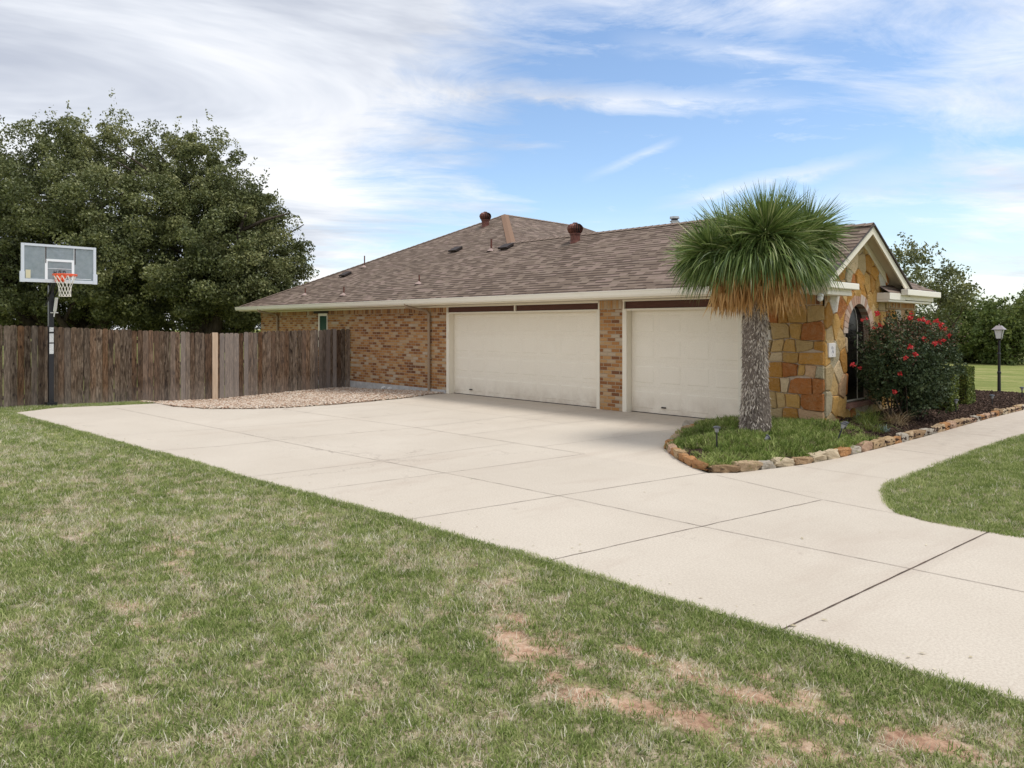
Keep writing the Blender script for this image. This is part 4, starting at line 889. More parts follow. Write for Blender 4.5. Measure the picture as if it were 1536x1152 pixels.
# roof fittings
def zr(y): return 2.5 + 0.5 * (y + 0.55)
def turbine(x, y, z, k=1.0):
    mb = MB(); mb.lathe([(0.17 * k, -0.09), (0.145 * k, 0.02), (0.14 * k, 0.17 * k), (0.155 * k, 0.175 * k), (0.155 * k, 0.20 * k), (0, 0.20 * k)], (x, y, z), 20)
    bs = mb.build('turbine_vent', M['rust'], roof, smooth=False)
    mb = MB(); nfn = 20; zc = z + 0.36 * k
    prof = [(0.15, -0.15), (0.205, -0.09), (0.235, 0), (0.215, 0.08), (0.15, 0.14), (0.03, 0.165)]
    for i in range(nfn):
        a = 2 * math.pi * i / nfn; V = []
        for (rr, zz_) in prof:
            for da, dr2 in ((0, 0), (0.20, -0.035)):
                V.append((x + (rr + dr2) * k * math.cos(a + da), y + (rr + dr2) * k * math.sin(a + da), zc + zz_ * k))
        mb.add(V, [(2 * j, 2 * j + 1, 2 * j + 3, 2 * j + 2) for j in range(len(prof) - 1)])
    mb.lathe([(0.0, 0.172), (0.06, 0.168), (0.07, 0.15)], (x, y, zc), 14); mb.lathe([(0.135, -0.15), (0.15, -0.15), (0.15, -0.12), (0.135, -0.12)], (x, y, zc), 20); 
    h = mb.build('turbine_head', M['rust'], roof, fixn=False)
    mb = MB(); mb.lathe([(.12, -.14), (.15, 0), (.11, .12), (0, .14)], (x, y, zc), 12); mb.build('turbine_core', M['ventdark'], roof)
turbine(-19.35, 5.15, zr(5.15), 0.92); turbine(-12.91, 2.57, zr(2.57), 0.92)
for (x, y, hh, rr) in ((-23.13, 0.19, 0.24, .022), (-20.33, 0.01, 0.25, .022), (-22.7, 2.3, 0.40, .022), (-17.04, 0.49, 0.24, .02), (-16.24, 2.58, 0.34, .028)):
    mb = MB(); z_ = zr(y); mb.tube([(x, y, z_ - .02), (x, y, z_ + hh)], rr, 10); q = mb.build('vent_pipe', M['rust'], roof)
    mb = MB(); mb.lathe([(0.13, -0.03), (0.07, 0.02), (0.03, 0.05), (rr, 0.06)], (x, y - 0.02, z_), 14); mb.build('pipe_flashing', M['flash'], roof)
for (x, y) in ((-22.85, 1.59), (-18.25, 2.85), (-15.62, 2.59)):
    mb = MB(); mb.obox((x, y, zr(y) + 0.075), (1, 0, 0), (0, 1, .5), (0, -.5, 1), 0.19, 0.16, 0.025); mb.obox((x, y + .05, zr(y) + 0.06), (1, 0, 0), (0, 1, .5), (0, -.5, 1), 0.17, 0.12, 0.06); mb.build('box_vent', M['ventdark'], roof)
fl = MB(); fl.tube([(-10.31, 3.35, 4.0), (-10.31, 3.35, 4.40)], 0.10, 14); fl.tube([(-10.31, 3.35, 4.47), (-10.31, 3.35, 4.52)], 0.12, 14); fl.tube([(-10.31, 3.35, 4.40), (-10.31, 3.35, 4.415)], 0.12, 14)
fq = fl.build('flue_pipe', M['galv'], roof)
fl = MB(); fl.tube([(-10.31, 3.35, 4.41), (-10.31, 3.35, 4.475)], 0.085, 14); fl.build('flue_cap_band', M['black'], roof)
# ------------------------------------------------------------------ fence
fence = empty('wooden_fence', (-19.9, -4.5, 0), 'weathered grey brown cedar picket fence with one pale new post, running to the brick wall', 'fence')
def pickets(name, pts, tops):
    mb = MB(); r = random.Random(len(name) * 3 + len(pts)); tot = 0
    L = [0]
    for a, b_ in zip(pts[:-1], pts[1:]): L.append(L[-1] + math.hypot(b_[0] - a[0], b_[1] - a[1]))
    s_ = 0
    while s_ < L[-1] - 0.05:
        w_ = r.choice([0.138, 0.138, 0.132, 0.142]); m_ = s_ + w_ / 2
        x = np.interp(m_, L, [p[0] for p in pts]); y = np.interp(m_, L, [p[1] for p in pts])
        i = max(0, min(len(pts) - 2, int(np.searchsorted(L, m_)) - 1)); dd = Vector((pts[i + 1][0] - pts[i][0], pts[i + 1][1] - pts[i][1], 0)).normalized(); nn_ = Vector((dd.y, -dd.x, 0))
        if nn_.x < 0 and abs(nn_.x) > abs(nn_.y): nn_ = -nn_
        zt = float(np.interp(m_, L, tops)) + r.gauss(0, 0.008); zb = float(gz(x, y)) + 0.035 + r.uniform(-.01, .015); tk = r.uniform(0.0, 0.016); h = w_ / 2 - r.uniform(0.001, 0.006)
        lean = r.gauss(0, 0.004); c = 0.03
        prof = [(-h, zb), (h, zb), (h + lean, zt - c), (h - c + lean, zt), (-h + c + lean, zt), (-h + lean, zt - c)]
        grey = 0.9 if r.random() < 0.08 else r.random() ** 2 * 0.5
        if name == 'picket_run' and 6.62 < m_ < 7.1: grey = 1.0
        mb.cur = (r.random(), r.random() ** 1.1, grey); V = []
        for off in (tk, tk + 0.016):
            for (a, z_) in prof: V.append(Vector((x, y, z_)) + dd * a + nn_ * off)
        n_ = 6; mb.add(V, [tuple(range(n_)), tuple(range(n_, 12))[::-1]] + [(q, (q + 1) % n_, (q + 1) % n_ + n_, q + n_) for q in range(n_)])
        s_ += w_
    return mb
Lp = [(-19.25, -10.6), (-19.4, -9.18), (-19.8, -6.3), (-20.1, -4.17), (-20.1, -0.55)]
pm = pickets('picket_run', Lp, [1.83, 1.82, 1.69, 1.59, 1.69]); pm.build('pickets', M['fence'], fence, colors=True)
pm = pickets('corner_run', [(-20.1, -0.55), (-19.86, -0.02)], [1.70, 1.68]); pm.build('pickets', M['fence'], fence, colors=True)
ra = MB(); ra.cur = (0.4, 0.3, 0.2)
for dz_ in (0.3, 0.9, 1.5):
    for a, b_ in zip(Lp[:-1], Lp[1:]):
        za = dz_ - (0.2 if a[1] > -7 else 0); ra.obox(((a[0] + b_[0]) / 2 - 0.03, (a[1] + b_[1]) / 2, dz_ - .1), (b_[0] - a[0], b_[1] - a[1], 0), (b_[1] - a[1], a[0] - b_[0], 0), (0, 0, 1), math.hypot(b_[0] - a[0], b_[1] - a[1]) / 2, 0.02, 0.045)
ra.build('rails', M['fence'], fence, colors=True)
pp = MB(); pp.box(-20.10 + .03, -20.10 + .075, -4.26, -4.11, -0.25, 1.61, 0.004); pp.build('post', M['newpost'], fence)['label'] = 'pale new timber post board'
# ------------------------------------------------------------------ basketball hoop
hx, hy = -19.20, -8.25
hoop = empty('basketball_hoop', (hx, hy, 0), 'basketball goal with clear backboard, orange rim and white net in front of the fence', 'basketball hoop')
N = Vector((0.73 * 0.697 + 0.68 * 0.717, 0.73 * 0.717 - 0.68 * 0.697, 0)).normalized(); U = Vector((-N.y, N.x, 0)); UP = Vector((0, 0, 1))
pb = MB(); pb.obox((hx, hy, 1.36), N, U, UP, 0.05, 0.05, 1.38); pb.build('pole', M['black'], hoop)
pb = MB(); pb.obox((hx, hy, 0.02), N, U, UP, 0.11, 0.10, 0.045); pb.build('base_plate', M['black'], hoop)
cb = Vector((hx, hy, 0)) + N * 0.64
BW, BH0, BH1 = 0.72, 2.74, 3.57
bbm = MB(); bbm.obox(cb + UP * (BH0 + BH1) / 2, N, U, UP, 0.008, BW - 0.04, (BH1 - BH0) / 2 - 0.03); bd = bbm.build('backboard', M['backboard'], hoop)
fr = MB()
for s_ in (-1, 1): fr.obox(cb + U * s_ * (BW - 0.02) + UP * (BH0 + BH1) / 2, N, U, UP, 0.02, 0.028, (BH1 - BH0) / 2)
fr.obox(cb + UP * (BH1 - 0.025), N, U, UP, 0.021, BW - 0.05, 0.025); fr.obox(cb + UP * (BH0 + 0.035), N, U, UP, 0.024, BW - .05, 0.035)
for s_ in (-1, 1): fr.obox(cb + U * s_ * (BW - 0.012) + UP * (BH0 + 0.11), N, U, UP, 0.03, 0.042, 0.115)
fr.build('backboard_frame', M['bbframe'], bd)
fr = MB(); c0 = cb + N * 0.012
for s_ in (-0.26, 0.26): fr.obox(c0 + U * s_ + UP * (BH0 + 0.29), N, U, UP, 0.002, 0.026, 0.225)
fr.obox(c0 + UP * (BH0 + 0.49), N, U, UP, 0.003, 0.235, 0.026); fr.obox(c0 + UP * (BH0 + 0.31), N, U, UP, 0.002, 0.23, 0.004)
fr.obox(c0 + U * -0.28 + UP * (BH0 + .42), N, U, UP, 0.0018, 0.005, 0.37); fr.obox(c0 + U * 0.28 + UP * (BH0 + .42), N, U, UP, 0.0018, 0.005, 0.37); fr.obox(c0 + U * 0.45 + UP * (BH0 + .10), N, U, UP, 0.0018, 0.17, 0.006)
fr.build('target_square', M['bbline'], bd)
fr = MB()
for s_ in (-0.27, 0.30): fr = MB(); fr.obox(cb + N * 0.012 + U * s_ + UP * (BH0 + .60), N, U, UP, 0.002, 0.012, 0.18); fr.build('backboard_divider', M['ventdark'], bd)
fr = MB()
for q in (-.14, -.10, -.045, -.01, .035, .075): fr.obox(c0 + U * (q + .03) + UP * (BH0 + .225), N, U, UP, 0.002, 0.007, 0.045)
for q, z_ in ((-.12, .225), (-.03, .265), (-.03, .19), (.055, .265), (.055, .19)): fr.obox(c0 + U * (q + .03) + UP * (BH0 + z_), N, U, UP, 0.0022, 0.018, 0.007)
fr.build('backboard_marking', M['ventdark'], bd)
fr = MB(); fr.obox(c0 + U * -0.60 + UP * (BH0 + 0.17), N, U, UP, 0.002, 0.045, 0.09); fr.build('old_sticker', M['sticker_old'], bd)
rc = c0 + N * 0.36 + UP * (BH0 + 0.165)
rmb = MB(); pts = [rc + N * 0.229 * math.cos(a) + U * 0.229 * math.sin(a) for a in np.linspace(0, 2 * math.pi, 33)]
rmb.tube(pts, 0.012, 8, False); rmb.tube([p - UP * 0.025 for p in pts], 0.006, 6, False)
rmb.obox(c0 + N * 0.07 + UP * (BH0 + 0.11), N, U, UP, 0.07, 0.06, 0.055); rmb.obox(c0 + N * 0.015 + UP * (BH0 + 0.10), N, U, UP, 0.012, 0.10, 0.075)
for s_ in (-1, 1): rmb.tube([c0 + N * 0.02 + U * s_ * 0.09 + UP * (BH0 + .12), rc + N * -0.12 + U * s_ * 0.19], 0.011, 6)
rim = rmb.build('rim', M['orange'], hoop)
nt = MB(); K = 12; lev = [(0.225, 0), (0.175, -0.12), (0.135, -0.22), (0.115, -0.31), (0.11, -0.40), (0.115, -0.47)]
for i in range(K):
    for sgn in (1, -1):
        P2 = []
        for j, (rr, z_) in enumerate(lev):
            a = 2 * math.pi * (i + sgn * 0.5 * j) / K; P2.append(rc + N * rr * math.cos(a) + U * rr * math.sin(a) + UP * z_)
        nt.tube(P2, 0.0062, 4, False)
nt.tube([rc + N * .114 * math.cos(a) + U * .114 * math.sin(a) - UP * 0.47 for a in np.linspace(0, 6.283, 25)], 0.006, 4, False)
nt.build('net', M['net'], rim)
ar = MB()
for s_ in (-0.06, 0.06):
    ar.tube([Vector((hx, hy, 2.45)) + U * s_, cb + U * s_ * 1.5 + UP * 2.85], 0.018, 6); ar.tube([Vector((hx, hy, 2.72)) + U * s_, cb + U * s_ * 1.5 + UP * 3.12], 0.018, 6)
ar.tube([Vector((hx, hy, 2.25)) - N * 0.03 + U * -0.10, Vector((hx, hy, 2.72)) + N * 0.22 + U * .02], 0.02, 6); ar.tube([Vector((hx, hy, 2.68)), Vector((hx, hy, 2.95))], .03, 6)
ar.build('arm', M['black'], hoop)
ck = MB(); ck.tube([Vector((hx, hy, 2.12)) + N * 0.10 + U * .05, Vector((hx, hy, 2.42)) + N * 0.20 + U * .06], 0.032, 10); ck.tube([Vector((hx, hy, 2.0)) + N * 0.08 + U * .04, Vector((hx, hy, 2.12)) + N * 0.10 + U * .05], 0.014, 8); ck.tube([Vector((hx, hy, 2.09)) + N * 0.09 + U * -.03, Vector((hx, hy, 2.09)) + N * 0.09 + U * .12], 0.012, 8)
ck.build('height_crank', M['white'], hoop)
for z0, z1 in ((1.66, 1.76), (1.42, 1.62), (1.16, 1.39)):
    st = MB(); st.obox(Vector((hx, hy, (z0 + z1) / 2)) + N * 0.0515, N, U, UP, 0.001, 0.042, (z1 - z0) / 2); st.build('pole_label', M['sticker'], hoop)
# ------------------------------------------------------------------ foliage
def leaf_quads(C, Nn, L, W):
    """rhombic leaves: centres C, lengths L, widths W, random orientation"""
    n = len(C); a = rng.normal(size=(n, 3)); a /= np.linalg.norm(a, axis=1, keepdims=True)
    b_ = rng.normal(size=(n, 3)); b_ -= a * (a * b_).sum(1, keepdims=True); b_ /= np.linalg.norm(b_, axis=1, keepdims=True)
    L = L[:, None] / 2; W = W[:, None] / 2
    V = np.stack([C - a * L, C + b_ * W - a * L * .1, C + a * L, C - b_ * W - a * L * .1], 1).reshape(-1, 3)
    F_ = np.arange(4 * n).reshape(n, 4); return V, F_
def crown(name, parent, mat, centres, n_cl, leaves, cl_r, leaf, sprig=0.3, seed=1, colj=0.5, zmin=None, vmode=False):
    """centres: list of (c, radii). leaf clusters over and inside the ellipsoids' shells"""
    r = np.random.default_rng(seed); Cs = []
    wts = np.array([rx * ry + ry * rz + rx * rz for (_, (rx, ry, rz)) in centres]); wts = wts / wts.sum()
    for (c, rad), wq in zip(centres, wts):
        m_ = int(n_cl * wq); d_ = r.normal(size=(m_, 3)); d_ /= np.linalg.norm(d_, axis=1, keepdims=True)
        lump = 0.80 + 0.42 * fbm(d_[:, 0] * 2.6 + c[0] * .7 + 50, d_[:, 2] * 2.6 + d_[:, 1] * 1.9 + 50, 3)
        rr = (1 + r.normal(-0.10, 0.20, m_)).clip(0.35, 1.35) * lump
        Cs.append(np.array(c) + d_ * np.array(rad) * rr[:, None])
    Cs = np.concatenate(Cs)
    if zmin is not None: Cs = Cs[Cs[:, 2] > zmin + r.normal(0, .1, len(Cs))]
    tone = np.clip(r.random(len(Cs)) * .6 + (fbm(Cs[:, 0] * .9 + 60, Cs[:, 2] * .9 + Cs[:, 1] * .7 + 60, 2) - .5) * 0.9 + .2, 0, 1)
    k = np.repeat(np.arange(len(Cs)), leaves); n_ = len(k); brad = cl_r * r.uniform(0.55, 1.5, len(Cs))
    ax = r.normal(size=(len(Cs), 3)); ax[:, 2] = np.abs(ax[:, 2]) + 0.5; ax /= np.linalg.norm(ax, axis=1, keepdims=True)
    dd = r.normal(size=(n_, 3)); dd[:, 2] += 0.25; dd /= np.linalg.norm(dd, axis=1, keepdims=True)
    C = Cs[k] + dd * (brad[k] * (1 - np.abs(r.normal(0, .28, n_))))[:, None] * np.array([1.15, 1.15, .8])
    sp = r.random(n_) < sprig * 0.35; tt_ = np.where(sp, r.uniform(0.8, 2.3, n_), 0.0)     # sprigs that reach past the clump
    C = np.where(sp[:, None], Cs[k] + ax[k] * (tt_ * brad[k])[:, None] + r.normal(0, cl_r * 0.16, (n_, 3)), C)
    L = r.uniform(0.7, 1.3, n_) * leaf; W = L * r.uniform(0.4, 0.65, n_)
    V, F_ = leaf_quads(C, None, L, W)
    cr = (tone[k] * (1 - colj) + r.random(n_) * colj); cc = np.repeat(cr, 4)
    return npmesh(name, V, F_, mat, parent, np.stack([cc, cc, cc], -1)), Cs
def limbs(name, parent, base, tips, r0, mat, seed=3, fork=0.35):
    r = random.Random(seed); mb = MB(); base = Vector(base)
    for i, tp in enumerate(tips):
        tp = Vector(tp); q = base + Vector((r.uniform(-.1, .1), r.uniform(-.1, .1), 0)) * r0 * 2; pts = []; n_ = 7
        for j in range(n_ + 1):
            f = j / n_; p = q.lerp(tp, f); bow = math.sin(f * math.pi) * (tp - q).length * 0.10
            p = p + Vector((r.uniform(-1, 1), r.uniform(-1, 1), 0)) * bow * 0.4 + Vector((0, 0, bow * 0.5)); pts.append(p if j else q)
        rad = [r0 * (1 - 0.85 * (j / n_)) * r.uniform(.9, 1.1) for j in range(n_ + 1)]; mb.tube(pts, rad, 8)
        for m_ in range(3):
            s_ = pts[r.randint(2, n_ - 1)]; e = s_ + Vector((r.uniform(-1, 1), r.uniform(-1, 1), r.uniform(0.2, 1))) * (tp - q).length * fork
            mb.tube([s_, s_.lerp(e, .5) + Vector((0, 0, .1)), e], [r0 * .3, r0 * .2, r0 * .06], 6)
    return mb.build(name, mat, parent, smooth=True)
def at(px_, py_, dep):
    q = (px_ - 768) / 1100; return (dep * (FW[0] + q * RT[0]), -12.34 + dep * (FW[1] + q * RT[1]), 1.79 + (489 - py_) / 1100 * dep)
def oak(c_px, dep, label, ells, seed, n_cl, trunk_px):
    b_ = at(trunk_px, 489, dep); base = (b_[0], b_[1], -0.1)
    root = empty('oak_tree', base, label, 'tree')
    cs = [(at(px_, py_, dep + dd), (rx, rx, rz)) for (px_, py_, dd, rx, rz) in ells]
    cr_, C = crown('crown', root, M['oak'], cs, n_cl, 290, 0.40, 0.115, 0.24, seed, 0.5, 0.8)
    tips = [C[i] for i in np.random.default_rng(seed).integers(0, len(C), 14)]
    limbs('trunk', root, base, tips[:12], 0.30, M['bark'], seed)
    return root
oak(110, 30, 'large dark live oak behind the left end of the fence, above the basketball backboard',
    [(25, 244, 0, 1.3, 1.2), (85, 217, .4, 1.2, 1.2), (140, 232, 0, 1.2, 1.2), (195, 244, .5, 1.3, 1.3), (-30, 272, 0, 1.7, 1.5), (-90, 302, 0, 2.2, 2.0), (70, 297, -1.2, 1.8, 1.5), (150, 305, -1.4, 1.7, 1.5), (220, 320, -1.0, 1.7, 1.5),
     (0, 345, -1, 2.0, 1.6), (90, 365, -2.0, 1.7, 1.4), (170, 390, -2.2, 1.8, 1.3), (30, 425, -1.5, 2.0, 1.4), (110, 432, -1.2, 2.0, 1.1), (190, 442, -.8, 2.0, 1.0), (-60, 400, 0, 2.6, 2.0), (110, 360, 2.5, 3.8, 3.0), (60, 460, 2.0, 5.0, 1.5)], 11, 1000, 130)
oak(330, 30.5, 'broad live oak whose crown ends beside the house\'s left eave',
    [(250, 247, .5, 1.2, 1.2), (310, 257, 0, 1.3, 1.2), (290, 305, -1, 1.5, 1.3), (350, 300, -.3, 1.3, 1.1), (380, 340, .3, 1.2, .9), (340, 365, -1.4, 1.6, 1.3), (405, 375, 0, 1.1, .8), (425, 325, .4, .45, .35), (270, 380, -1.6, 1.7, 1.4), (385, 415, -.5, 1.4, 1.0), (430, 400, 0, .8, .55), (448, 380, .2, .4, .3), (440, 430, 0, .7, .45),
     (310, 430, -1.5, 1.8, 1.1), (370, 452, -.6, 1.6, .9), (320, 370, 2.0, 2.6, 2.3), (270, 462, 1.5, 3.4, 1.3), (400, 465, 1.5, 2.0, 1.0)], 12, 780, 300)
def small_tree(name, base_px, dep, label, ells, mat, seed, n_cl, leaves, leaf, group=None, r0=0.12, clr=0.2, zm=0.15):
    b_ = at(base_px, 489, dep); base = (b_[0], b_[1], -0.05); root = empty(name, base, label, 'tree', group)
    cs = [(at(px_, py_, dep + dd), (rx, rx, rz)) for (px_, py_, dd, rx, rz) in ells]
    cr_, C = crown('crown', root, mat, cs, n_cl, leaves, clr, leaf, 0.7, seed, 0.5, zm)
    limbs('trunk', root, base, [C[i] for i in np.random.default_rng(seed).integers(0, len(C), 6)], r0, M['bark'], seed)
    return root
small_tree('oak_tree', 1385, 24, 'loose topped oak rising behind the stone gable\'s right slope', [(1362, 415, 0, 0.75, 0.95), (1400, 430, 0, 0.85, 0.65), (1380, 460, 0, 1.2, .7), (1428, 432, 0, .65, .5), (1350, 385, 0, .35, .35)], M['oak'], 31, 95, 110, 0.10, None, 0.05, 0.26)
for i, (px_, dep, h, rx, lb) in enumerate([(1450, 37, 2.85, 1.25, 'bushy green tree just right of the rose bush, at the far lawn\'s edge'), (1506, 35, 2.9, 1.2, 'dense tree straight behind the lamp post at the far lawn\'s edge'), (1566, 37.5, 3.1, 1.3, 'tall tree right of the lamp post, cut by the right edge of the photo'),
        (1620, 37, 3.2, 2.0, 'far tree outside the right edge'), (1400, 38, 2.7, 1.4, 'far tree mostly hidden behind the rose bush')]):
    py_ = 489 - (h - 0.95 - 1.79) / dep * 1100
    small_tree('tree', px_, dep, lb, [(px_, py_, 0, rx, 1.1), (px_ - 14, py_ + 18, -.5, rx * .9, 1.0), (px_ + 18, py_ + 22, -.6, rx * .9, .9), (px_, py_ + 40, -.3, rx * 1.1, .9)], M['wood_leaf'], 41 + i, 120, 130, 0.16, 'trees along the far lawn edge', 0.1, 0.42, 0.0)
# ------------------------------------------------------------------ planting bed
bed_poly = BED + [(-5.19, 9.0), (-5.19, 0.0)]
def bedz(X, Y):
    d1 = np.full(np.shape(X), 9.0)
    for a, b_ in zip(BED[:-1], BED[1:]):
        ax_, ay_ = a; bx_, by_ = b_; L2 = (bx_ - ax_) ** 2 + (by_ - ay_) ** 2; q = np.clip(((X - ax_) * (bx_ - ax_) + (Y - ay_) * (by_ - ay_)) / L2, 0, 1)
        d1 = np.minimum(d1, np.hypot(X - ax_ - q * (bx_ - ax_), Y - ay_ - q * (by_ - ay_)))
    return 0.035 + 0.10 * smooth(0, 0.7, d1) + 0.02 * fbm(np.asarray(X) * 3, np.asarray(Y) * 3, 2)
gx = np.arange(-7.2, -3.3, 0.1); gy = np.arange(-4.5, 9.2, 0.1); A, B = np.meshgrid(gx, gy, indexing='ij'); I = np.arange(A.size).reshape(A.shape)
F = np.stack([I[:-1, :-1], I[1:, :-1], I[1:, 1:], I[:-1, 1:]], -1).reshape(-1, 4)
shr = lambda X, Y: in_poly(X, Y, bed_poly)
cellin = (shr(A[:-1, :-1] + .05, B[:-1, :-1] + .05) & shr(A[:-1, :-1] - .02, B[:-1, :-1] + .05) & shr(A[1:, 1:] + .02, B[1:, 1:])).ravel()
mbed = npmesh('mulch_bed', np.stack([A, B, bedz(A, B)], -1), F[cellin], M['mulchbed']); tag(mbed, 'dark soil of the planting bed', 'mulch', kind='stuff')
# mulch chips
def chip(i):
    r = random.Random(i + 90); mb = MB(); mb.obox((0, 0, 0), (1, 0, 0), (0, 1, 0), (0, 0, 1), r.uniform(.018, .035), r.uniform(.006, .012), r.uniform(.003, .006)); return srcobj('chip_%02d' % i, mb.v, mb.f, M['mulch'])
n = 26000; X = rng.uniform(-5.2, -3.4, n); Y = rng.uniform(-1.2, 9, n); k = in_poly(X, Y, bed_poly); X, Y = X[k], Y[k]; n = len(X)
o = scatter('mulch', np.stack([X, Y, bedz(X, Y) + rng.uniform(0, .02, n)], -1), np.stack([rng.normal(0, .5, n), rng.normal(0, .5, n), rng.uniform(0, 6.3, n)], -1), rng.uniform(.7, 1.5, n), rng.integers(0, 4, n), [chip(i) for i in range(4)])
tag(o, 'dark brown mulch chips in the walkway bed', 'mulch')
csrc = []
for i in range(5): V, Fc = blades(26, 0.08, 0.05, 0.125, 0.015, 0.75, 3, 1.0); csrc.append(srcobj('cover_a%02d' % i, V, Fc, M['cover']))
for i in range(2): V, Fc = blades(16, 0.07, 0.05, 0.12, 0.007, 0.8, 3, 0.8); csrc.append(srcobj('cover_b%02d' % i, V, Fc, M['coverdry']))
n = 9500; X = rng.uniform(-7.1, -3.8, n); Y = rng.uniform(-4.4, 0.25, n); k = in_poly(X, Y, BED + [(-5.0, 0.6)])
g = fbm(X * 2.2 + 9, Y * 2.2 + 4, 3); dd_ = np.hypot(X + 5.5, Y + 1.75)
k &= (Y < 0.0 - 0.55 * (X + 5.19).clip(0)) | (X < -5.2)
k &= ~((g < 0.44) & (rng.random(n) < 0.85)) & (Y < -0.04) | (False)
inner = np.zeros(n, bool)
sh = 0.10
for a, b_ in ((sh, 0), (-sh, 0), (0, sh), (0, -sh)): k &= in_poly(X + a, Y + b_, BED + [(-5.0, 0.8), (-6.72, 0.4)])
X, Y, g = X[k], Y[k], g[k]; n = len(X)
o = scatter('ground_cover', np.stack([X, Y, bedz(X, Y)], -1), np.stack([rng.normal(0, .2, n), rng.normal(0, .2, n), rng.uniform(0, 6.3, n)], -1), rng.uniform(.45, 1.15, n) * (0.45 + g * 1.1), np.where(rng.random(n) < 0.16, rng.integers(5, 7, n), rng.integers(0, 5, n)), csrc)
tag(o, 'bright green ground cover around the yucca trunk', 'ground cover')
# edging stones
ORD = 'first second third fourth fifth sixth seventh eighth ninth tenth eleventh twelfth thirteenth fourteenth fifteenth sixteenth seventeenth eighteenth nineteenth twentieth'.split()
def ordw(i):
    if i < 20: return ORD[i]
    return {2: 'twenty-', 3: 'thirty-', 4: 'forty-', 5: 'fifty-'}[(i + 1) // 10] + ORD[(i + 1) % 10 - 1] if (i + 1) % 10 else {3: 'thirtieth', 4: 'fortieth', 5: 'fiftieth'}[(i + 1) // 10]
ECOL = [('tan', (0.46, 0.32, 0.18)), ('tan', (0.48, 0.35, 0.22)), ('cream', (0.55, 0.45, 0.31)), ('rust orange', (0.43, 0.21, 0.085)), ('brown', (0.35, 0.23, 0.13)), ('grey', (0.40, 0.36, 0.30)), ('pink tan', (0.48, 0.31, 0.21))]
def edge_run(path, side, r):
    P3 = [Vector((*p, 0)) for p in path]; L = [0]
    for a, b_ in zip(P3[:-1], P3[1:]): L.append(L[-1] + (b_ - a).length)
    s_ = 0.05; i = 0
    import bmesh
    while s_ < L[-1] - 0.1:
        w_ = r.uniform(0.20, 0.42); m_ = s_ + w_ / 2
        x = float(np.interp(m_, L, [p.x for p in P3])); y = float(np.interp(m_, L, [p.y for p in P3]))
        x2 = float(np.interp(m_ + .05, L, [p.x for p in P3])); y2 = float(np.interp(m_ + .05, L, [p.y for p in P3]))
        ang_ = math.atan2(y2 - y, x2 - x); hgt = r.uniform(0.085, 0.135); dep = r.uniform(0.10, 0.15)
        bm = bmesh.new(); bmesh.ops.create_cube(bm, size=1)
        bmesh.ops.subdivide_edges(bm, edges=bm.edges[:], cuts=3, use_grid_fill=True)
        sd_ = r.uniform(0, 100)
        for v in bm.verts:
            c = v.co.copy(); q = Vector((c.x * 2, c.y * 2, c.z * 2)); ln = (abs(q.x) ** 9 + abs(q.y) ** 9 + abs(q.z) ** 7) ** (1 / 8.5)
            q /= max(ln, 1e-6) if ln > 0.8 else 1
            nz = 1 + 0.24 * (float(vnoise(q.x * 1.7 + sd_, q.y * 1.7 + q.z * 1.3 + sd_)) - 0.5) * 2
            v.co = Vector((q.x * w_ * 0.49, q.y * dep / 2, q.z * hgt / 2)) * nz
            v.co += Vector((r.gauss(0, .0025), r.gauss(0, .0025), r.gauss(0, .002)))
        me = bpy.data.meshes.new('edging_stone'); bm.to_mesh(me); bm.free()
        nm, cc = r.choice(ECOL); k_ = r.uniform(.85, 1.1); a = me.color_attributes.new('Col', 'FLOAT_COLOR', 'POINT')
        a.data.foreach_set('color', [q for _ in me.vertices for q in (cc[0] * k_, cc[1] * k_, cc[2] * k_, 1)])
        me.materials.append(M['stone'])
        o_ = bpy.data.objects.new('edging_stone', me); col.objects.link(o_)
        nrm_ = Vector((math.cos(ang_), math.sin(ang_), 0)).cross(Vector((0, 0, 1))); inn = -1 if side == 'walkway' else 1
        o_.location = Vector((x, y, hgt / 2 - 0.008)) + nrm_ * inn * (dep / 2 + 0.0) ; o_.rotation_euler = (r.gauss(0, .05), r.gauss(0, .04), ang_ + r.gauss(0, .06))
        tag(o_, '%s edging stone, %s along the %s from the bed\'s pointed front tip' % (nm, ordw(i), side), 'stone', 'rough stones edging the planting bed')
        s_ += w_ * 0.99; i += 1
re_ = random.Random(77)
edge_run(BED[7::-1][:7], 'driveway', re_); edge_run(BED[7:], 'walkway', re_)
# path lights
def path_light(x, y, z, h, tilt, label, yaw=0):
    root = empty('path_light', (x, y, z), label, 'garden light', 'small solar path lights in the planting bed')
    T = Matrix.Translation((x, y, z)) @ Matrix.Rotation(yaw, 4, 'Z') @ Matrix.Rotation(tilt, 4, 'Y')
    def b_(mb, name, mat): mb.v = [tuple(T @ Vector(v)) for v in mb.v]; return mb.build(name, mat, root)
    mb = MB(); mb.tube([(0, 0, -0.05), (0, 0, h - 0.09)], 0.011, 8); b_(mb, 'stake', M['black'])
    mb = MB(); mb.lathe([(0.010, h - .09), (0.022, h - 0.08), (0.033, h - 0.03), (0.033, h - .025), (0, h - .025)], (0, 0, 0), 14); b_(mb, 'lens', M['lens'])
    mb = MB(); mb.lathe([(0, h - .024), (0.050, h - 0.028), (0.050, h - 0.012), (0.02, h), (0, h + .002)], (0, 0, 0), 14); b_(mb, 'cap', M['solar'])
path_light(-5.10, -3.58, 0.08, 0.38, 0, 'black stake solar light nearest the front tip of the bed')
path_light(-5.05, -2.45, 0.10, 0.17, 0.9, 'low tipped solar light half buried in ground cover right of the yucca trunk', 1.0)
path_light(-4.32, -1.65, 0.06, 0.36, 0.35, 'leaning black stake light at the ground cover\'s edge by the walkway', 0.8)
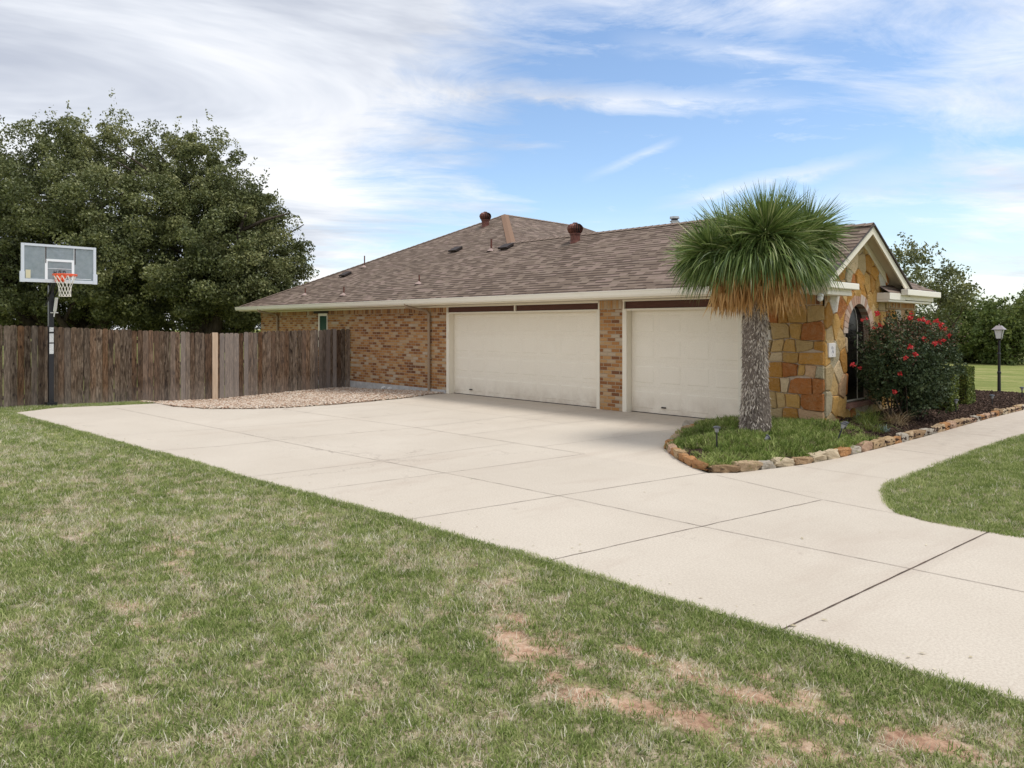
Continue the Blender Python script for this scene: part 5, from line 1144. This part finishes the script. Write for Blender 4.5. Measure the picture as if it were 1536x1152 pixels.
path_light(-4.55, -0.75, 0.10, 0.22, 0.1, 'pale capped solar light in front of the ornamental grass')
path_light(-4.18, 3.68, 0.08, 0.30, 0, 'stake solar light in the mulch in front of the hedges')
path_light(-4.04, 5.74, 0.08, 0.26, 0, 'stake solar light in the mulch left of the lamp post')
path_light(-3.95, 8.0, 0.08, 0.30, 0, 'stake solar light right of the lamp post at the right edge')
# ornamental grass clump
og = empty('ornamental_grass', (-4.55, 0.15, 0.1), 'drooping green and tan ornamental grass clump below the rose bush', 'plant')
r_ = random.Random(5)
def mound(cx, cy, cz, n_, hl, seed, lean=0.9):
    rr = random.Random(seed); V, Fc = blades(n_, 0.16, hl * .6, hl, 0.008, lean, 5, 1.5, rr); V = np.array(V) + np.array([cx, cy, cz]); return V, Fc
V1, F1 = mound(-4.6, 0.35, 0.12, 380, 0.50, 3); V2, F2 = mound(-4.35, 0.85, 0.12, 260, 0.42, 4); V3, F3 = mound(-4.35, -0.15, 0.10, 200, 0.34, 6)
npmesh('green_blades', np.concatenate([V1, V3]), np.concatenate([np.array(F1), np.array(F3) + len(V1)]), M['hedge'], og, np.repeat(rng.random((len(V1) + len(V3)) // 12), 12)[:, None] * np.ones((1, 3)))
M['strawplain'] = leaf_material('dry_blade', [(0.2, (0.16, 0.10, 0.05)), (0.5, (0.30, 0.21, 0.11)), (0.8, (0.48, 0.38, 0.24))], 0.2, 0.7, 3, 0.1)
npmesh('dry_blades', V2, F2, M['strawplain'], og, np.repeat(rng.random(len(V2) // 12), 12)[:, None] * np.ones((1, 3)))
# ------------------------------------------------------------------ yucca
yb = np.array([-5.52, -1.72]); FW3 = np.array([FW[0], FW[1], 0]); RT3 = np.array([RT[0], RT[1], 0])
yucca = empty('yucca_tree', (yb[0], yb[1], 0.08), 'tall single trunk yucca with spiky green head and brown dead leaf skirt in the bed', 'yucca')
def yc(lat, fwd, z): return np.array([yb[0], yb[1], 0]) + RT3 * lat + FW3 * fwd + np.array([0, 0, z])
mb = MB(); ry = random.Random(9)
pts = [yc(0.02 * math.sin(k), 0, 0.02 + 0.3 * k) for k in range(10)]; mb.tube(pts, [0.25, 0.22, 0.20, 0.185, 0.18, 0.175, 0.175, 0.175, 0.17, 0.16], 18)
trunk = mb.build('trunk', material('yucca_trunk', rough=0.95, fn=lambda t: (t.ramp(t.noise(t.vmath('MULTIPLY', pos(t), (14, 14, 6)), 2, 5, 0.75), [(0.3, (0.10, 0.075, 0.06)), (0.7, (0.36, 0.30, 0.25))]), t.noise(t.vmath('MULTIPLY', pos(t), (14, 14, 6)), 2, 5, 0.75), 0.05), spec=0.05), yucca, smooth=True)
def ribbons(origin, direc, length, width, droop, seg=5, r=None, twist=True, curl=None):
    """numpy ribbons: arrays (n,3),(n,3),(n,),(n,), droop (n,) gravity bend"""
    n_ = len(origin); P = origin.copy(); D = direc / np.linalg.norm(direc, axis=1, keepdims=True); side = np.cross(D, r.normal(size=(n_, 3))); side /= np.linalg.norm(side, axis=1, keepdims=True)
    V = []
    for j in range(seg + 1):
        f = j / seg; wd = width * (1.0 - f ** 2.2 * 0.95) / 2 * min(1, .55 + f * 2)
        V.append(P - side * wd[:, None]); V.append(P + side * wd[:, None])
        P = P + D * (length / seg)[:, None]; D = D + np.array([0, 0, -1]) * (droop / seg)[:, None] * (0.5 + f); D /= np.linalg.norm(D, axis=1, keepdims=True)
        side -= D * (side * D).sum(1, keepdims=True); side /= np.linalg.norm(side, axis=1, keepdims=True)
    V = np.stack(V, 1); k = np.arange(n_)[:, None] * (2 * (seg + 1)); F_ = np.stack([np.stack([k[:, 0] + 2 * j, k[:, 0] + 2 * j + 1, k[:, 0] + 2 * j + 3, k[:, 0] + 2 * j + 2], -1) for j in range(seg)], 1).reshape(-1, 4)
    return V.reshape(-1, 3), F_, 2 * (seg + 1)
R9 = np.random.default_rng(99)
heads = [((0.03, -0.38, 3.12), 1250, .80), ((-0.70, -0.12, 2.90), 800, .62), ((0.72, -0.05, 3.16), 900, .70), ((0, 0.42, 3.15), 600, .78), ((-0.36, 0.1, 3.10), 600, .74), ((0.36, 0.1, 3.24), 600, .76), ((0.30, -0.35, 2.92), 500, .68), ((-0.36, -0.32, 2.88), 500, .66), ((.75, .3, 3.10), 260, .6), ((-.78, .3, 2.86), 260, .55)]
Vs = []; Fs = []; Cc = []; off = 0
for (h, n_, ln) in heads:
    c = yc(*h); az = R9.uniform(0, 2 * math.pi, n_); el = np.arcsin(R9.uniform(-0.75, 1.0, n_))
    dv = np.stack([np.cos(el) * np.cos(az), np.cos(el) * np.sin(az), np.sin(el)], -1)
    # lean the head outwards from the trunk axis
    outw = RT3 * h[0] + FW3 * h[1]; dv = dv + outw * 0.45
    dr_ = np.where(el > 0.6, 0.10, np.where(el > 0, 0.55, 1.6)) * R9.uniform(.6, 1.4, n_)
    L_ = ln * R9.uniform(0.62, 1.12, n_); O = c + dv * 0.05 + R9.normal(0, .03, (n_, 3))
    V, F_, q = ribbons(O, dv, L_, np.full(n_, 0.023) * R9.uniform(.6, 1.25, n_), dr_, 5, R9)
    Vs.append(V); Fs.append(F_ + off); off += len(V); tone = np.clip(R9.normal(0.45, .30, n_) + np.sin(el) * .08, 0, 1); Cc.append(np.repeat(tone, q))
n_ = 1900; az = R9.uniform(0, 2 * math.pi, n_); rad = 0.35 + 0.45 * np.sqrt(R9.random(n_))
O = np.array([yb[0], yb[1], 0]) + np.stack([np.cos(az) * rad, np.sin(az) * rad, 2.98 - rad * .22 + R9.normal(0, .07, n_)], -1)
dv = np.stack([np.cos(az) * .9, np.sin(az) * .9, R9.uniform(-.9, .1, n_)], -1) + R9.normal(0, .18, (n_, 3))
V, F_, q = ribbons(O, dv, R9.uniform(.38, .74, n_), np.full(n_, 0.021) * R9.uniform(.7, 1.2, n_), R9.uniform(1.6, 3.2, n_), 6, R9)
Vg, Fg, qg = V, F_, q; tg = np.repeat(np.clip(R9.normal(.40, .28, n_), 0, 1), q)
npmesh('drooping_leaves', Vg, Fg, M['yucca'], yucca, np.stack([tg] * 3, -1))
cc = np.concatenate(Cc); npmesh('green_leaves', np.concatenate(Vs), np.concatenate(Fs), M['yucca'], yucca, np.stack([cc] * 3, -1))
# dead skirt
n_ = 2600; az = R9.uniform(0, 2 * math.pi, n_); rad = 0.64 * np.sqrt(R9.random(n_)) * 1.0; top = R9.uniform(2.30, 2.72, n_)
O = np.array([yb[0], yb[1], 0]) + np.stack([np.cos(az) * rad, np.sin(az) * rad, top - rad * .12], -1)
dv = np.stack([np.cos(az) * 0.10, np.sin(az) * 0.10, -1 + 0 * az], -1) + R9.normal(0, .20, (n_, 3))
L_ = R9.uniform(0.18, 0.48, n_) * (1.1 - rad * .45)
V, F_, q = ribbons(O, dv, L_, np.full(n_, 0.022), np.full(n_, 0.8), 5, R9); tone = np.repeat(np.clip(R9.normal(.5, .28, n_), 0, 1), q)
npmesh('dead_leaf_skirt', V, F_, M['skirt'], yucca, np.stack([tone] * 3, -1))
# shaggy trunk fibres
n_ = 8500; az = R9.uniform(0, 2 * math.pi, n_); z_ = R9.uniform(0.05, 2.2, n_); rad = np.interp(z_, [0, .3, .9, 2.2], [.235, .21, .175, .165])
O = np.array([yb[0], yb[1], 0]) + np.stack([np.cos(az) * rad, np.sin(az) * rad, z_], -1)
dv = np.stack([np.cos(az) * 0.18, np.sin(az) * 0.18, np.where(z_ < 0.9, -.9, -1.0)], -1) + R9.normal(0, .30, (n_, 3))
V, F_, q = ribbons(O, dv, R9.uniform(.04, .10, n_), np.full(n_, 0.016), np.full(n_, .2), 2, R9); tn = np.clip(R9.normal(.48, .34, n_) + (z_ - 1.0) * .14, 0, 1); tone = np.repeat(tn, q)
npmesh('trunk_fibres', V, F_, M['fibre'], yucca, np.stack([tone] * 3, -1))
# ------------------------------------------------------------------ rose bush
rose = empty('rose_bush', (-4.45, 1.9, 0.1), 'dense dark leaved bush with red roses in front of the arched stone wall', 'bush')
ell = [((-4.45, 1.55, 0.98), (.62, .78, .66)), ((-4.42, 2.1, 1.0), (.58, .72, .68)), ((-4.45, 1.9, 1.38), (.5, .72, .40)), ((-4.38, 2.42, 1.36), (.40, .40, .38)), ((-4.5, 1.1, 1.2), (.42, .42, .5)), ((-4.38, 2.0, .6), (.42, .64, .42))]
Vl, Cl = crown('foliage', rose, M['bush'], ell, 520, 62, 0.13, 0.055, 0.9, 61, .6, 0.22)
up_ = [e for e in Cl if e[2] > 1.25 + .3 * random.random()]; up_ = np.array(up_)
n_ = 4200; k = R9.integers(0, len(up_), n_); C = up_[k] + R9.normal(0, .10, (n_, 3)) + np.array([0, 0, .05]); V, F_ = leaf_quads(C, None, R9.uniform(.035, .06, n_), R9.uniform(.018, .03, n_)); cc = np.repeat(R9.random(n_), 4)
npmesh('young_leaves', V, F_, M['bushred'], rose, np.stack([cc] * 3, -1))
mb = MB(); rr_ = random.Random(8)
for i in range(16):
    a = Vector((-4.45 + rr_.uniform(-.15, .15), rr_.uniform(1.2, 2.5), 0.08)); b_ = a + Vector((rr_.uniform(-.35, .45), rr_.uniform(-.4, .4), rr_.uniform(.9, 1.4))); mb.tube([a, a.lerp(b_, .5) + Vector((rr_.uniform(-.05, .05), rr_.uniform(-.05, .05), 0)), b_], [.016, .012, .006], 6)
mb.build('stems', M['bark'], rose, smooth=True)
# blooms at clusters near the surface facing out
spots = [(1378, 480), (1385, 479), (1392, 484), (1411, 488), (1418, 494), (1424, 503), (1409, 513), (1403, 515), (1415, 511), (1386, 508), (1391, 512), (1373, 531), (1358, 537), (1311, 492), (1321, 489), (1279, 547), (1290, 552), (1365, 476), (1405, 482), (1331, 485), (1300, 478), (1366, 520), (1342, 588), (1293, 480), (1316, 470), (1350, 560), (1366, 470)]
def bloom_mesh(i):
    r = np.random.default_rng(200 + i); n_ = 26; V = []; F_ = []; 
    C = r.normal(0, .020, (n_, 3)); V, F_ = leaf_quads(C, None, r.uniform(.035, .055, n_), r.uniform(.03, .045, n_)); cc = np.repeat(r.random(n_), 4)
    return V, F_, cc
bl = []
for i in range(3):
    V, F_, cc = bloom_mesh(i); o = npmesh('rose_bloom', V, F_, M['petal'], None, np.stack([cc] * 3, -1)); bl.append(o); 
PI_ = parent_matrix(rose).inverted(); Cl_ = Cl
def surf(px_, py_):
    # nearest foliage cluster along the given line of sight -> where that bloom sits on the bush
    q = (px_ - 768) / 1100; d_ = np.array([FW[0] + q * RT[0], FW[1] + q * RT[1], (489 - py_) / 1100]); d_ /= np.linalg.norm(d_); v = Cl_ - np.array(CAM); tt_ = v @ d_; ds = np.linalg.norm(v - tt_[:, None] * d_, axis=1)
    m_ = ds < 0.17
    tq = (tt_[m_].min() if m_.any() else 13.2) - 0.14; return np.array(CAM) + d_ * tq
for i, sp in enumerate(spots):
    c = surf(*sp); o = bl[i % 3] if i < 3 else bl[i % 3].copy()
    if i >= 3: col.objects.link(o)
    o.parent = rose; o.matrix_parent_inverse = PI_; o.location = c; o.rotation_euler = (i, i * 2, i * 3); s_ = 0.6 + 0.6 * ((i * 37) % 10) / 10 if i not in (2, 3, 6, 7, 8, 9) else 0.95; s_ *= 0.85; o.scale = (s_, s_, s_)
# ------------------------------------------------------------------ hedges
def hedge(cx, cy, sx, sy, h, label, seed):
    root = empty('hedge', (cx, cy, 0.1), label, 'hedge', 'clipped hedges at the end of the bed'); r = np.random.default_rng(seed)
    n_ = 9000; face = r.integers(0, 5, n_); u = r.uniform(-1, 1, n_); v = r.uniform(-1, 1, n_); dpt = np.abs(r.normal(0, .035, n_))
    X = np.where(face == 0, sx - dpt, np.where(face == 1, -sx + dpt, u * sx)); Yy = np.where(face == 2, sy - dpt, np.where(face == 3, -sy + dpt, np.where(face < 2, u * sy, v * sy))); Z = np.where(face == 4, h - dpt, (v * .5 + .5) * h)
    sq = 1 - 0.10 * (np.abs(Z / h - .5) * 2) ** 4; lump = 1 + (fbm(X * 5 + seed, Z * 5 + Yy * 4, 2) - .5) * .18
    C = np.stack([cx + X * sq * lump, cy + Yy * sq * lump, 0.1 + Z * (1 + (fbm(X * 4 + 3, Yy * 4 + seed, 2) - .5) * .08)], -1)
    V, F_ = leaf_quads(C, None, r.uniform(.03, .055, n_), r.uniform(.02, .035, n_)); cc = np.repeat(r.random(n_), 4); npmesh('foliage', V, F_, M['hedge'], root, np.stack([cc] * 3, -1))
    mb = MB(); mb.box(cx - sx * .8, cx + sx * .8, cy - sy * .8, cy + sy * .8, 0.02, h * .9); mb.build('inner_twigs', M['bark'], root)
hedge(-4.45, 3.75, 0.24, 0.24, 0.86, 'clipped square hedge half behind the rose bush', 71)
hedge(-4.50, 5.25, 0.20, 0.28, 0.84, 'free standing clipped square hedge nearest the lamp post', 72)
# second bed edge stones and low flat stone near hedge
mb = MB(); mb.cur = (0.5, 0.34, 0.22)
fs = MB(); fs.cur = (0.56, 0.42, 0.30); fs.box(-4.95, -4.75, 6.9, 8.1, 0.0, 0.16, 0.03); o = fs.build('flat_stone', M['stone'], None, colors=True); tag(o, 'long flat tan stone lying at the back of the mulch left of the lamp post', 'stone')
# blue grey small plant
bp = MB(); o = None
V, Fc = blades(40, 0.05, 0.08, 0.16, 0.022, 0.7, 3, 0.5, random.Random(4)); V = np.array(V) + np.array([-4.25, 0.05, 0.08]); o = npmesh('small_plant', V, Fc, M['blueleaf'], None, np.repeat(rng.random(len(V) // 8), 8)[:, None] * np.ones((1, 3)))
tag(o, 'small blue grey leaved plant between the ornamental grass and the edging stones', 'plant')
# ------------------------------------------------------------------ lamp post
lx, ly = -4.62, 9.0
lp = empty('lamp_post', (lx, ly, 0.08), 'black lamp post with a four sided lantern at the end of the mulch bed', 'lamp post')
mb = MB(); mb.lathe([(0.0, 0.0), (0.055, 0.0), (0.055, 0.10), (0.04, 0.13), (0.036, 0.55), (0.045, 0.56), (0.045, 0.60), (0.032, 0.62), (0.030, 1.02), (0.04, 1.03), (0.04, 1.06), (0.028, 1.08), (0.027, 1.38), (0.05, 1.41), (0, 1.42)], (lx, ly, 0.05), 14); mb.build('pole', M['black'], lp)
def frustum(mb, z0, r0, z1, r1, cap=True):
    V = [(lx + r0 * sx, ly + r0 * sy, z0) for sx, sy in ((-1, -1), (1, -1), (1, 1), (-1, 1))] + [(lx + r1 * sx, ly + r1 * sy, z1) for sx, sy in ((-1, -1), (1, -1), (1, 1), (-1, 1))]
    mb.add(V, [(0, 1, 5, 4), (1, 2, 6, 5), (2, 3, 7, 6), (3, 0, 4, 7), (0, 1, 2, 3), (4, 5, 6, 7)])
mb = MB(); frustum(mb, 1.48, 0.055, 1.69, 0.088); mb.build('glass', M['lampglass'], lp)
mb = MB(); frustum(mb, 1.445, 0.05, 1.478, 0.06)
for sx, sy in ((-1, -1), (1, -1), (1, 1), (-1, 1)): mb.tube([(lx + .058 * sx, ly + .058 * sy, 1.475), (lx + .092 * sx, ly + .092 * sy, 1.695)], .008, 6)
frustum(mb, 1.69, .10, 1.70, .10); mb.build('lantern_frame', M['black'], lp)
mb = MB(); frustum(mb, 1.702, 0.135, 1.80, 0.05); mb.tube([(lx, ly, 1.80), (lx, ly, 1.84)], .015, 8); mb.build('lantern_roof', painted('lantern_metal', (0.34, 0.30, 0.30), .4), lp)
bpy.context.view_layer.update()
